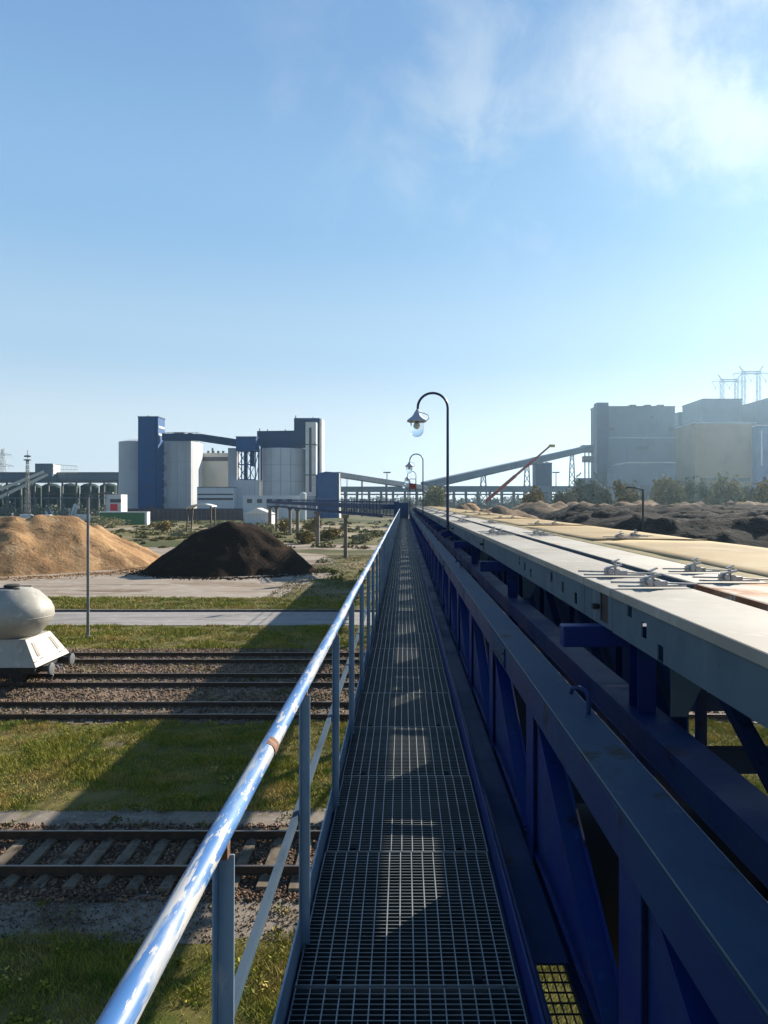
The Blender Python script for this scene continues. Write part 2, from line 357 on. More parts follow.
# ------------------------------------------------------------------ ground
def ground():
    s = 2400
    me = bpy.data.meshes.new('ground')
    me.from_pydata([(-s, -60, 0), (s, -60, 0), (s, s, 0), (-s, s, 0)], [], [(0, 1, 2, 3)]); me.materials.append(M['yard'])
    o = bpy.data.objects.new('ground', me); COL.objects.link(o); tag(o, kind='structure')
    X0, X1 = -130, 90
    sheet('lawn', X0, X1, -10, 12.1, .008, M['turf'], .25, .45, seed=1)
    sheet('path', X0, X1, 12.1 - .6, 17.3 + .5, .004, M['grit'], .25, .2, seed=2)
    sheet('trackbed', X0, X1, 13.5, 16.35, .03, M['ballast'], .25, .16, seed=3)
    sheet('lawn', X0, X1, 17.3, 24.0, .008, M['turf'], .25, .3, seed=4)
    sheet('trackbed', X0, X1, 23.4, 36.6, .004, M['gravel'], .3, .3, seed=5)
    sheet('lawn', X0, X1, 36.3, 43.0, .012, M['turf'], .3, .22, seed=6)
    sheet('road', X0, X1, 43.1, 48.4, .02, M['road'], 1.0, 0.0)
    k = MB().box((X0, 48.45, 0), (X1, 48.75, .14)).build('kerb', M['kerb']); tag(k, kind='structure')
    sheet('lawn', X0, 30, 48.75, 55.5, .012, M['turf'], .3, .5, seed=7)
    patch('yard', [(-95, 55), (-9.3, 55), (-8.8, 64), (-7.9, 69), (-6.5, 74), (-11.2, 81), (-8.0, 88), (-10.5, 100), (-28, 120), (-60, 112), (-95, 105)], .004, M['pad'], .8, 2)
    patch('field', [(-8.6, 54), (8, 54), (8, 100), (-6.3, 100), (-9.0, 90), (-6.2, 82), (-5.9, 75), (-7.6, 68), (-9, 63)], .016, M['scrub'], .8, 3)
    patch('field', [(-11, 150), (-10, 128), (6, 118), (14, 150), (0, 240), (-40, 260), (-130, 240), (-120, 150), (-60, 128)], .006, M['scrub'], 3, 5)
    patch('path', [(-32, 116), (-14, 112), (2, 110), (2, 121), (-14, 126), (-36, 133)], .012, M['pad'], 1.5, 7)


ground()


def blades(name, x0, x1, y0, y1, n, h, w, m, dens=None, z0=.006, lean=.5):
    x = rng.uniform(x0, x1, n); y = rng.uniform(y0, y1, n)
    # clumps: keep where a low-frequency noise is high, taller there
    c = np.array([noise.noise((a * .55, b * .8, 3.3)) + .5 * noise.noise((a * 2.2, b * 2.6, 1.3)) for a, b in zip(x, y)])
    keep = c > rng.uniform(-.75, .25, n)
    x, y, c = x[keep], y[keep], c[keep]
    k = len(x)
    hh = h * (.45 + rng.random(k) * .9) * np.clip(1 + 1.1 * c, .4, 2.2)
    a = rng.uniform(0, 2 * np.pi, k); dx, dy = np.cos(a) * w * .5, np.sin(a) * w * .5
    lx, ly = rng.normal(0, lean, k) * hh, rng.normal(0, lean, k) * hh
    v = np.empty((k, 3, 3), np.float32)
    v[:, 0] = np.stack([x - dx, y - dy, np.full(k, z0)], 1)
    v[:, 1] = np.stack([x + dx, y + dy, np.full(k, z0)], 1)
    v[:, 2] = np.stack([x + lx, y + ly, z0 + hh], 1)
    f = np.arange(k * 3).reshape(k, 3)
    return tag(np_mesh(name, v.reshape(-1, 3), f, m), kind='stuff')


blades('grass', -10, 8, 6.0, 12.3, 150000, .080, .013, M['blade'])
blades('grass', -16, 14, 17.2, 24.2, 270000, .080, .018, M['blade'])
blades('grass', -30, 4, 36.2, 43.1, 90000, .10, .035, M['blade'])
blades('grass', -40, 4, 48.7, 55.7, 70000, .12, .045, M['blade'])
blades('weeds', -10.5, 6, 55.5, 100, 22000, .10, .07, M['weed'], z0=.01)
blades('weeds', -18, 16, 24.0, 36, 16000, .10, .03, M['weed'])
blades('weeds', -10, 4, 11.8, 13.4, 5000, .07, .014, M['weed'])


def stones(name, x0, x1, y0, y1, n, r, m, z0, avoid=()):
    x = rng.uniform(x0, x1, n); y = rng.uniform(y0, y1, n)
    rr = r * (.5 + rng.random(n) * .9)
    base = np.array([(1, 0, 0), (-1, 0, 0), (0, 1, 0), (0, -1, 0), (0, 0, 1), (0, 0, -1)], np.float32)
    f0 = np.array([(0, 2, 4), (2, 1, 4), (1, 3, 4), (3, 0, 4), (2, 0, 5), (1, 2, 5), (3, 1, 5), (0, 3, 5)])
    q = rng.normal(size=(n, 4)); q /= np.linalg.norm(q, axis=1)[:, None]
    w_, a, b, c = q.T
    Rm = np.stack([1 - 2 * (b * b + c * c), 2 * (a * b - c * w_), 2 * (a * c + b * w_), 2 * (a * b + c * w_), 1 - 2 * (a * a + c * c), 2 * (b * c - a * w_),
                   2 * (a * c - b * w_), 2 * (b * c + a * w_), 1 - 2 * (a * a + b * b)], 1).reshape(n, 3, 3)
    s = np.stack([rng.uniform(.7, 1.3, n), rng.uniform(.6, 1.1, n), rng.uniform(.5, .9, n)], 1)
    v = np.einsum('nij,nkj->nki', Rm, base[None] * (s * rr[:, None])[:, None, :])
    v += np.stack([x, y, z0 + rr * .35], 1)[:, None, :]
    f = (f0[None] + (np.arange(n) * 6)[:, None, None]).reshape(-1, 3)
    return tag(np_mesh(name, v.reshape(-1, 3), f, m), kind='stuff')


stones('ballast', -10, 7, 13.3, 16.5, 16000, .036, M['stone'], .022)
stones('gravel', -10, 6, 12.0, 13.5, 5000, .022, M['pebble'], .005)
stones('gravel', -20, 14, 24.2, 36.2, 26000, .050, M['pebble'], .005)


# ------------------------------------------------------------------ railway tracks
def track(yc, label, sleeper_mat, z, near):
    t = thing('railway_track', label, 'railway track', (0, yc, z), group='railway tracks under the bridge')
    top = .165
    for s in (-.75, .75):
        a = MB()
        prof = [(-.065, 0), (.065, 0), (.065, .012), (.012, .03), (.012, .115), (.034, .125), (.034, .158), (-.034, .158), (-.034, .125), (-.012, .115), (-.012, .03), (-.065, .012)]
        a.prism([(-120, s + p, .02 + q) for p, q in prof], (200, 0, 0))
        rl = a.build('rail', M['railsteel'], t)
        MB().box((-120, s - .030, .1782), (80, s + .030, .183)).build('rail_head', M['railtop'], rl)
    sl = MB().box((-.11, -1.25, -.10), (.11, 1.25, .022))
    for s in (-.75, .75):
        sl.box((-.09, s - .16, .0222), (.09, s + .16, .034))
        for e in (-.09, .09):
            sl.box((-.03, s + e - .02, .034), (.03, s + e + .02, .06))
    first = None
    xs = [-17 + .6 * k for k in range(60)] if near else [-22 + .62 * k for k in range(70)]
    for x in xs:
        o = first.copy() if first else sl.build('sleeper', sleeper_mat, t, bevel=.006)
        if first: COL.objects.link(o)
        first = first or o
        o.location = (x + random.uniform(-.02, .02), random.uniform(-.03, .03), random.uniform(-.008, .006))
        o.rotation_euler = (0, 0, random.uniform(-.012, .012))
    rest = MB()
    x = xs[0] - .6
    while x > -120:
        rest.box((x - .11, -1.25, -.1), (x + .11, 1.25, .022)); x -= .6
    x = xs[-1] + .6
    while x < 80:
        rest.box((x - .11, -1.25, -.1), (x + .11, 1.25, .022)); x += .6
    tag(rest.build('sleeper', sleeper_mat, t), kind='stuff')
    return t


track(14.88, 'railway track with pale sleepers between the gravel path and the lawn strips, alone', M['wood'], .075, True)
track(25.2, 'railway track of the three on brown gravel that lies next to the middle lawn', M['wooddark'], .01, False)
track(29.5, 'middle railway track of the three on brown gravel, the one carrying the tank wagon', M['wooddark'], .01, False)
track(33.7, 'railway track of the three on brown gravel that lies next to the road lawn', M['wooddark'], .01, False)


# ------------------------------------------------------------------ tank wagon (on the second of the three tracks)
def wagon():
    yc = 29.5
    xe = -13.95                                   # its right-hand body end
    t = thing('tank_wagon', 'dirty white railway tank wagon with bulging vessels standing on the gravel tracks', 'railway wagon', (xe, yc, .2))
    prof = [(.62, 1.62), (1.02, 1.72), (1.46, 2.24), (1.545, 2.46), (1.535, 2.72), (1.42, 2.98), (1.0, 3.42), (.78, 3.52), (.74, 3.56), (.30, 3.60)]
    for i, cx in enumerate((-1.66, -4.96, -8.26)):
        v = MB().lathe(prof, (cx, 0, 0), 40).build('vessel', M['tank'], t, smooth=False)
        v.data.polygons.foreach_set('use_smooth', [True] * len(v.data.polygons))
        MB().lathe([(.27, 3.60), (.30, 3.64), (.30, 3.69), (.22, 3.72), (.05, 3.73)], (cx, 0, 0), 20).build('hatch', M['under'], v, smooth=True)
        for a in (.45, -.45):
            h = MB()
            h.bar((cx - .55, a, 3.60), (cx + .55, a, 3.60), .04); h.bar((cx - .5, a, 3.52), (cx - .5, a, 3.62), .03); h.bar((cx + .5, a, 3.52), (cx + .5, a, 3.62), .03)
            h.build('hatch_rail', M['under'], v)
    sm_ = MB()
    for cx in (-1.66, -4.96, -8.26):
        sm_.lathe([(1.551, 2.455), (1.556, 2.47), (1.551, 2.485)], (cx, 0, 0), 40)
    sm_.build('weld_seam', M['tank'], t, smooth=True)
    ld_ = MB()
    for dx in (-.18, .18):
        ld_.tube([(-3.3 + dx, -1.40, .8), (-3.3 + dx, -1.40, 3.2), (-3.3 + dx, -.9, 3.66)], .018, 6)
    for k in range(9):
        ld_.tube([(-3.48, -1.40, .95 + .27 * k), (-3.12, -1.40, .95 + .27 * k)], .012, 6)
    ld_.build('ladder', M['under'], t)
    # white end skirt: sides lean in, end panel slopes
    sk = MB()
    b0, b1 = .70, 1.70
    sk.add([(-.0, -1.42, b0), (-.0, 1.42, b0), (-.62, 1.0, b1), (-.62, -1.0, b1), (-9.8, -1.42, b0), (-9.8, 1.42, b0), (-9.2, 1.0, b1), (-9.2, -1.0, b1)],
           [(0, 1, 2, 3), (3, 2, 6, 7), (4, 7, 6, 5), (0, 3, 7, 4), (1, 5, 6, 2), (0, 4, 5, 1)])
    s = sk.build('skirt', M['tank'], t, bevel=.02)
    for yy in (-.78, .82):                         # small marking plates and grab handles on the sloping end
        MB().bar((-.18, yy, 1.02), (-.50, yy * .86, 1.52), .22, .012, up=(1, 0, .5)).build('end_plate', M['cover'], s)
        gr = MB()
    for yy in (-1.05, 1.02):
        gr.tube([(-.02, yy - .12, .98), (.05, yy - .12, 1.0), (.05, yy + .12, 1.0), (-.02, yy + .12, .98)], .014, 6)
    gr.build('grab_handle', M['under'], s)
    MB().box((-9.7, -1.2, .42), (-.15, 1.2, .70)).build('underframe', M['under'], t)
    for yy in (-.88, .88):
        b = MB().tube([(-.15, yy, .56), (.30, yy, .56)], [.13, .11], 12).build('buffer', M['under'], t, smooth=True)
        MB().tube([(.30, yy, .56), (.36, yy, .56), (.37, yy, .56)], [.23, .23, .19], 18).build('buffer_head', M['dgrey'], b, smooth=True)
    MB().tube([(-.15, 0, .5), (.12, 0, .48), (.22, 0, .40), (.20, 0, .25)], .035, 8).build('coupling_hook', M['galv'], t, smooth=True)
    for yy in (-.5, .45):
        MB().tube([(-.15, yy, .5), (.1, yy, .42), (.2, yy + .05, .2), (.12, yy + .1, .05)], .022, 8).build('brake_hose', M['galv'], t, smooth=True)
    for bx in (-2.0, -7.8):
        bg = MB().box((bx - 1.25, -1.02, .26), (bx + 1.25, -.90, .50)).box((bx - 1.25, .90, .26), (bx + 1.25, 1.02, .50)).box((bx - .2, -1.0, .25), (bx + .2, 1.0, .44)).build('bogie', M['under'], t)
        for wx in (-.9, .9):
            for yy in (-.75, .75):
                c = (bx + wx, yy, .445)
                MB().tube([(c[0], yy - .07, .445), (c[0], yy + .07, .445)], .445, 24).build('wheel', M['under'], bg)
    st = MB()
    for k in range(2):
        st.box((-.95, -1.45, .08 + .3 * k), (-.55, -1.40, .11 + .3 * k))
    st.box((-.97, -1.44, .08), (-.94, -1.41, .72)).box((-.56, -1.44, .08), (-.53, -1.41, .72))
    st.build('footstep', M['under'], t)
    return t


wagon()


# ------------------------------------------------------------------ heaps
def heap(name, label, cat, peaks, x0, x1, y0, y1, step, m, slope, rough, seed, group=None, gully=.5, soft=.7):
    nx, ny = int((x1 - x0) / step) + 1, int((y1 - y0) / step) + 1
    v = np.empty((ny, nx, 3), np.float32)
    for j in range(ny):
        for i in range(nx):
            x, y = x0 + i * step, y0 + j * step
            wx = x + 1.1 * noise.noise((x * .16, y * .16, seed)); wy = y + 1.1 * noise.noise((x * .16, y * .16, seed + 4))
            best = -9
            for (cx, cy, hh) in peaks:
                d = math.hypot(wx - cx, wy - cy)
                e = math.sqrt(d * d + soft * soft) - soft
                a = math.atan2(wy - cy, wx - cx)
                q = hh - slope * e + gully * .35 * noise.noise((a * 5.0, cx, seed)) * min(1, d / 4)
                best = q if best < -8 else (max(best, q) + .25 * max(0, .5 - abs(best - q)))
            n = rough * (noise.noise((x * .5, y * .5, seed)) + .5 * noise.noise((x * 1.3, y * 1.3, seed + 1)) + .3 * noise.noise((x * 3.1, y * 3.1, seed + 2)))
            v[j, i] = (x, y, max(-.06, best + n * min(1, max(0, best + .6))))
    f = [(j * nx + i, j * nx + i + 1, (j + 1) * nx + i + 1, (j + 1) * nx + i) for j in range(ny - 1) for i in range(nx - 1)]
    z = v.reshape(-1, 3)[:, 2]
    f = [q for q in f if max(z[k] for k in q) > -.05]
    o = np_mesh(name, v.reshape(-1, 3), f, m)
    o.data.polygons.foreach_set('use_smooth', [True] * len(o.data.polygons))
    return tag(o, label, cat, group)


heap('sand_heap', 'long tan heap of loose biomass on the pale yard behind the tank wagon', 'heap',
     [(-38.0, 84, 5.6), (-39.2, 83, 5.75), (-40.5, 82, 5.75), (-43, 80.5, 5.8), (-45.5, 80, 5.75), (-48, 81, 5.8), (-46.5, 77.5, 5.1), (-50, 78.5, 5.8), (-53, 79, 6.0), (-55.5, 80, 5.9), (-58, 82, 6.0), (-64, 80, 6.1), (-71, 82, 6.0), (-53, 87, 5.8), (-36.2, 88, 4.5), (-41, 77, 3.9)],
     -88, -24, 62, 104, .4, M['sand'], .66, .22, 3.0, gully=1.0)
heap('bark_heap', 'dark brown conical heap on the pale yard beside the tan heap', 'heap',
     [(-18.0, 78.5, 5.1), (-20.0, 78.2, 4.5), (-17.3, 79.5, 4.9), (-21.4, 77.6, 3.3), (-16.2, 78.0, 3.2)],
     -30, -5, 66, 92, .35, M['dark'], .80, .30, 8.0, gully=.9, soft=1.7)

# coal field beyond the conveyor
rs = random.Random(5)
def ridge(name, label, cat, x0, x1, y0, y1, step, m, fn, group=None):
    nx, ny = int((x1 - x0) / step) + 1, int((y1 - y0) / step) + 1
    v = [(x0 + i * step, y0 + j * step, fn(x0 + i * step, y0 + j * step)) for j in range(ny) for i in range(nx)]
    f = [(j * nx + i, j * nx + i + 1, (j + 1) * nx + i + 1, (j + 1) * nx + i) for j in range(ny - 1) for i in range(nx - 1)]
    f = [q for q in f if max(v[k][2] for k in q) > -.04]
    o = np_mesh(name, v, f, m)
    o.data.polygons.foreach_set('use_smooth', [True] * len(o.data.polygons))
    return tag(o, label, cat, group)


def coal_h(x, y):
    nn = noise.noise
    wob = 3 * nn((x * .09, y * .05, 2.0))
    edge = min(1.0, max(0.0, (y - 54 - wob - .1 * x) / 9)) * min(1.0, max(0.0, (x - .11 * y - wob) / 12))
    top = 5.1 + 1.0 * nn((x * .07, y * .16, 7.7)) + .75 * nn((x * .17, y * .3, 1.7)) + .02 * (y - 60) + .035 * max(0, x - 25)
    rough = .45 * nn((x * .45, y * .6, 4.0)) + .28 * nn((x * 1.1, y * 1.3, 9.0)) + .16 * nn((x * 2.3, y * 2.3, 5.0))
    return -.06 + max(0, min(top, 6.5) + rough) * edge ** .8


ridge('coal_heap', 'broad low black coal stockpile behind the tan covers, near the dark street lamp', 'heap', 5, 95, 50, 128, .55, M['coal'], coal_h)
br_pk = [(rs.uniform(.16, .62) * y, y, rs.uniform(6.3, 7.4)) for y in [rs.uniform(134, 165) for k in range(60)]]
heap('earth_heap', 'ridge of brown sunlit heaps behind the black coal stockpile', 'heap', br_pk, 14, 130, 118, 185, 1.1, M['brownheap'], .5, .6, 31.0, gully=.5)
for i, (px, py, y, lab) in enumerate([(470, 502.5, 118, 'low sandy mound beside the foot of the red crane boom'), (462, 503.8, 100, 'small sandy mound at the far end of the tan covers'),
                                      (500, 505.5, 104, 'sandy mound between the red crane boom and the coal stockpile')]):
    p = W(px, py, y)
    heap('sand_mound', lab, 'mound', [(p.x, y, p.z), (p.x + 3.2, y + 1, p.z - .7), (p.x + 1, y - 2.5, p.z - 1.2)], max(2.2, p.x - 15), p.x + 15, y - 14, y + 14, .7, M['brownheap'] if i else M['sand'], .95 if i < 2 else .6, .35, 40.0 + i)


# ------------------------------------------------------------------ the conveyor bridge
Y0, Y1 = -2.4, 78.0
PITCH = 1.63
# walkway
wk = thing('walkway', 'long straight steel walkway of open grating between handrail and blue girder', 'walkway', (0, 0, WZ))
PL = 1.0
gp = MB(); bb = MB()
xs = np.linspace(-.375, .405, 16)
for x in xs:
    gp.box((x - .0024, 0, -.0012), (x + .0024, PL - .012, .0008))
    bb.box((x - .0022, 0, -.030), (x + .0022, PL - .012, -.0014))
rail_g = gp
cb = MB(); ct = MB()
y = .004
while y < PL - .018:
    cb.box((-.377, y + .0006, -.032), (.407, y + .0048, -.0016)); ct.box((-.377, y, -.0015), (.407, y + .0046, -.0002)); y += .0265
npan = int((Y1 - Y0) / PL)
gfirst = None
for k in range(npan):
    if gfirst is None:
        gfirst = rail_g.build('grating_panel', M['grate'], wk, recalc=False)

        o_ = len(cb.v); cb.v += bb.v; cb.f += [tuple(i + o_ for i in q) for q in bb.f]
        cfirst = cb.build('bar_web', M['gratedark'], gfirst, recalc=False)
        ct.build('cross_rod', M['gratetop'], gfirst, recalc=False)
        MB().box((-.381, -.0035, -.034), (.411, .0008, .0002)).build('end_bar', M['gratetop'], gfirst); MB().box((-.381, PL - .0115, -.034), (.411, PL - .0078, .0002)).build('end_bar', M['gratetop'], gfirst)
        for cx in (-.25, .27):
            MB().box((cx - .014, .025, -.010), (cx + .014, .055, .0022)).build('clip', M['tint'], gfirst)
        o = gfirst
    else:
        o = copy_tree(gfirst, parent=wk)
    o.location = (random.uniform(-.004, .004), Y0 + k * PL, random.uniform(-.0015, .0015))
# toe plate on the handrail side and the angle that carries the grating
MB().box((-.402, Y0, -.10), (-.394, Y1, .105)).build('toe_plate', M['railpost'], wk, bevel=.002)
MB().box((-.394, Y0, -.12), (-.30, Y1, -.036)).build('edge_beam', M['blue'], wk)
MB().box((.30, Y0, -.12), (.44, Y1, -.036)).build('edge_beam', M['blue'], wk)
MB().box((.424, Y0, -.03), (.434, Y1, .11)).build('toe_plate', M['bluepost'], wk, bevel=.002)
MB().tube([(.452, Y0, .075), (.452, Y1, .075)], .013, 8).build('conduit', M['blue'], wk, smooth=True)
jb = None
for k in range(48):
    y = .6 + k * PITCH
    if y > Y1: break
    o = jb.copy() if jb else MB().box((-.42, -.05, -.30), (3.9, .05, -.125)).build('floor_beam', M['blue'], wk)
    if jb: COL.objects.link(o)
    jb = jb or o
    o.location = (0, y, 0)

# handrail
hr = thing('handrail', 'steel handrail with chipped light blue paint along the grating walkway', 'handrail', (0, 0, WZ))
HX = -.382
pts = [(HX + .002 * math.sin(i * 1.7), Y0 + (Y1 - 1.0 - Y0) * i / 60, 1.004 + .002 * math.sin(i * 2.3)) for i in range(61)]
MB().tube(pts, .0245, 16).build('top_rail', M['rail'], hr, smooth=True)
MB().tube([(HX + .002 * math.sin(1.2), 2.055, 1.0045), (HX + .0015, 2.115, 1.0045)], .0250, 16).build('rust_ring', M['railrust'], hr, smooth=True)
MB().box((HX - .040, Y0, .480), (HX - .018, Y1 - 1, .512)).build('mid_rail', M['midrail'], hr)
pf = None
k = 0
while True:
    y = .26 + 1.29 * k
    if y > Y1 - 1: break
    if pf is None:
        p = MB()
        p.box((-.017, -.020, -.13), (-.013, .020, .955)).box((-.013, .014, -.13), (.021, .020, .955))
        p.prism([(-.017, -.02, .955), (-.013, -.02, .955), (-.013, .020, .955), (-.017, .020, .955)], (.008, .004, .03))
        o = p.build('post', M['railpost'], hr, bevel=.0015)
        w = MB().box((-.005, -.008, .955), (.012, .016, .988)).build('weld_tab', M['railrust'], o)
        f = MB().box((-.0135, -.03, -.07), (-.0185, .03, .03)).build('foot_plate', M['railpost'], o)
        pf = o
    else:
        o = copy_tree(pf, parent=hr)
    o.location = (HX, y, 0)
    o.rotation_euler = (random.uniform(-.004, .004), random.uniform(-.004, .004), 0)
    k += 1

# main truss girder beside the walkway
tr = thing('truss_girder', 'deep blue steel truss girder with broad dusty top flange beside the walkway', 'girder', (0, 0, WZ))
GX0, GX1, GZ = .596, .764, .86
MB().box((GX0, Y0, GZ - .012), (GX1, Y1, GZ)).build('top_flange', M['bluedust'], tr, bevel=.003)
for ex in (GX0 + .0005, GX1 - .0035):
    MB().box((ex, Y0, GZ - .002), (ex + .003, Y1, GZ + .0012)).build('worn_edge', M['wear'], tr)
w = MB().box((GX0 + .0015, Y0, GZ - .150), (GX0 + .0115, Y1, GZ - .0125)).box((GX1 - .0115, Y0, GZ - .150), (GX1 - .0015, Y1, GZ - .0125)).box((GX0 + .0115, Y0, GZ - .08), (GX1 - .0115, Y1, GZ - .07))
w.build('top_chord', M['blue'], tr, bevel=.002)
MB().box((.632, Y0, -.14), (.728, Y1, -.128)).box((.674, Y0, -.1275), (.686, Y1, -.012)).box((.632, Y0, -.0115), (.728, Y1, .0005)).build('bottom_chord', M['bluepost'], tr)
nv = int((Y1 - .09) / PITCH)
vf = df = None
for k in range(-2, nv + 1):
    y = 2.06 + k * PITCH
    if y > Y1 - .2: break
    if vf is None:
        m = MB().box((.628, -.10, -.14), (.636, .10, GZ - .0805)).box((.724, -.10, .001), (.732, .10, GZ - .0805)).box((.6365, -.005, .001), (.7235, .005, GZ - .0805))
        vf = m.build('vertical', M['bluepost'], tr, bevel=.002); o = vf
        d = MB()
        a, b = Vector((.655, PITCH - .11, GZ - .09)), Vector((.655, .11, .03))
        d.bar(a, b, .08, .010, up=(0, .5, .86)).bar(a + Vector((.036, 0, 0)), b + Vector((.036, 0, 0)), .008, .06, up=(0, .5, .86))
        df = d.build('diagonal', M['bluepost'], tr); o2 = df
        wp = MB().prism([(.648, PITCH - .101, .002), (.648, PITCH - .101, GZ - .15), (.648, .20, .002)], (.006, 0, 0)).build('web_plate', M['bluepost'], tr); o3 = wp
    else:
        o = vf.copy(); o2 = df.copy(); o3 = wp.copy(); COL.objects.link(o); COL.objects.link(o2); COL.objects.link(o3)
    o.location = (0, y, 0); o2.location = (0, y, 0); o3.location = (0, y, 0)
for y in (2.94, 9.5, 16.0, 22.5, 29.0):
    MB().tube([(.735, y, GZ - .001), (.735, y, GZ + .066), (.729, y + .012, GZ + .084), (.706, y + .035, GZ + .093), (.684, y + .06, GZ + .084), (.680, y + .07, GZ + .062)], .0095, 8).build('lifting_eye', M['blue'], tr, smooth=True)

sp0 = None
for y in (4.55, 11.07, 17.59, 24.11, 30.63, 37.15):
    if sp0 is None:
        q = MB().box((GX0 - .0075, -.21, GZ - .138), (GX0 + .0012, .21, GZ - .022))
        sp0 = o = q.build('splice_plate', M['blue'], tr, bevel=.0015)
        bl = MB()
        for yy in (-.17, -.10, -.035, .035, .10, .17):
            for zz in (-.110, -.052):
                bl.tube([(GX0 - .0076, yy, GZ + zz), (GX0 - .019, yy, GZ + zz)], .013, 6)
        tag(bl.build('bolt_row', M['wear'], o), kind='stuff')
    else:
        o = copy_tree(sp0, parent=tr)
    o.location = (0, y, 0)
# inner conveyor frame
fr = thing('cover_support', 'blue steel frame of beams, posts and braces carrying the conveyor covers', 'conveyor frame', (0, 0, WZ))
MB().box((1.12, Y0, .52), (1.132, Y1, .6375)).box((1.12, Y0, .638), (1.30, Y1, .65)).box((1.12, Y0, .508), (1.30, Y1, .5195)).build('ledge_beam', M['blue'], fr, bevel=.002)
MB().box((1.66, Y0, -.12), (1.78, Y1, 0)).build('bottom_chord', M['bluepost'], fr)
MB().box((1.66, Y0, .84), (1.76, Y1, .93)).build('inner_chord', M['blue'], fr)
MB().box((3.68, Y0, -.12), (3.80, Y1, 0)).build('bottom_chord', M['bluepost'], fr)
MB().box((3.66, Y0, .84), (3.80, Y1, .93)).build('outer_chord', M['blue'], fr)
cf = pf = None
CB = [4.15 + 4.45 * k for k in range(-1, 17)]
for y in CB:
    if cf is None:
        cf = MB().box((.885, -.055, .895), (3.86, .055, 1.012)).build('cross_beam', M['bluepost'], fr, bevel=.008)
        ps = MB().box((1.165, -.075, .6505), (1.255, -.067, 1.016)).box((1.165, .067, .6505), (1.255, .075, 1.016)).box((1.205, -.0665, .6505), (1.214, .0665, 1.016))
        pf = ps.build('post', M['bluepost'], fr)
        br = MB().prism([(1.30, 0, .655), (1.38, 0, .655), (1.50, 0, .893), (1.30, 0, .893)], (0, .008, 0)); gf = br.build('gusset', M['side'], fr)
        lf = MB().bar((1.21, 0, .508), (1.21, 0, -.12), .09).build('leg', M['bluepost'], fr); lf2 = MB().bar((3.73, 0, .84), (3.73, 0, .0), .09).build('leg', M['bluepost'], fr)
        os_ = [cf, pf, gf, lf, lf2]
    else:
        os_ = [q.copy() for q in (cf, pf, gf, lf, lf2)]
        for q in os_: COL.objects.link(q)
    os_[0].location = (0, y, 0); os_[1].location = (0, y - .4, 0); os_[2].location = (0, y - .55, 0); os_[3].location = (0, y - .4, 0); os_[4].location = (0, y - .4, 0)
bf = None
for k in range(-1, nv + 1):
    y = 2.6 + k * PITCH
    if y > Y1 - 1.8: break
    if bf is None:
        bf = MB().bar((1.70, PITCH - .05, .84), (1.70, .05, .0), .075, .06).bar((1.70, .0, .84), (1.70, .0, .0), .05, .05).build('brace', M['blue'], fr)
        o = bf
    else:
        o = bf.copy(); COL.objects.link(o)
    o.location = (0, y, 0)

MB().box((1.80, 4.7, -.05), (1.812, Y1, .86)).build('side_sheet', M['navyclad'], fr)
# belt inside the covers
bt = thing('conveyor_belt', 'black rubber belt in a trough under the tan covers', 'conveyor belt', (0, 0, WZ))
MB().prism([(2.36, Y0, 1.0), (2.62, Y0, .87), (3.45, Y0, .87), (3.70, Y0, 1.0), (3.70, Y0, .985), (3.45, Y0, .855), (2.62, Y0, .855), (2.36, Y0, .985)], (0, Y1 - Y0, 0)).build('belt', M['black'], bt)
MB().box((2.5, Y0, .18), (3.55, Y1, .20)).build('return_belt', M['black'], bt)
# big drum under the girder
dr = thing('belt_drum', 'big dark belt drum seen in the gloom behind the blue girder', 'drum', (0, 0, WZ))
MB().tube([(.86, 3.70, -.26), (1.62, 3.70, -.26)], .42, 40).build('drum_shell', M['black'], dr, smooth=True)
MB().tube([(.80, 3.70, -.26), (1.66, 3.70, -.26)], .06, 14).build('shaft', M['dgrey'], dr, smooth=True)
MB().box((.82, 3.45, -.62), (.835, 3.95, -.28)).build('bearing_plate', M['dgrey'], dr)
# floor mesh between girder and drum
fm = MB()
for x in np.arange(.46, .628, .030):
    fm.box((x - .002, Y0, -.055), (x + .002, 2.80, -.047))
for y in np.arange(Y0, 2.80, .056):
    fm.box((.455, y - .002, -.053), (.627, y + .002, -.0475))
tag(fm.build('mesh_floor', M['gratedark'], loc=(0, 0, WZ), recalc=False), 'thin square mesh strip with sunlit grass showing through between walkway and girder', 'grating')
dt = MB().box((.455, 2.81, -.06), (.627, Y1, -.05))
tag(dt.build('filler_strip', M['blue'], loc=(0, 0, WZ)), 'dark steel filler strip closing the gap between walkway and girder', 'steel strip')
dt = MB().box((.775, 4.25, -.135), (1.60, Y1, -.125))
tag(dt.build('dark_tray', M['tint'], loc=(0, 0, WZ)), 'dark tray added under the conveyor frame to blacken the gaps', 'tray')  # sheet added to keep the view between the girder members dark


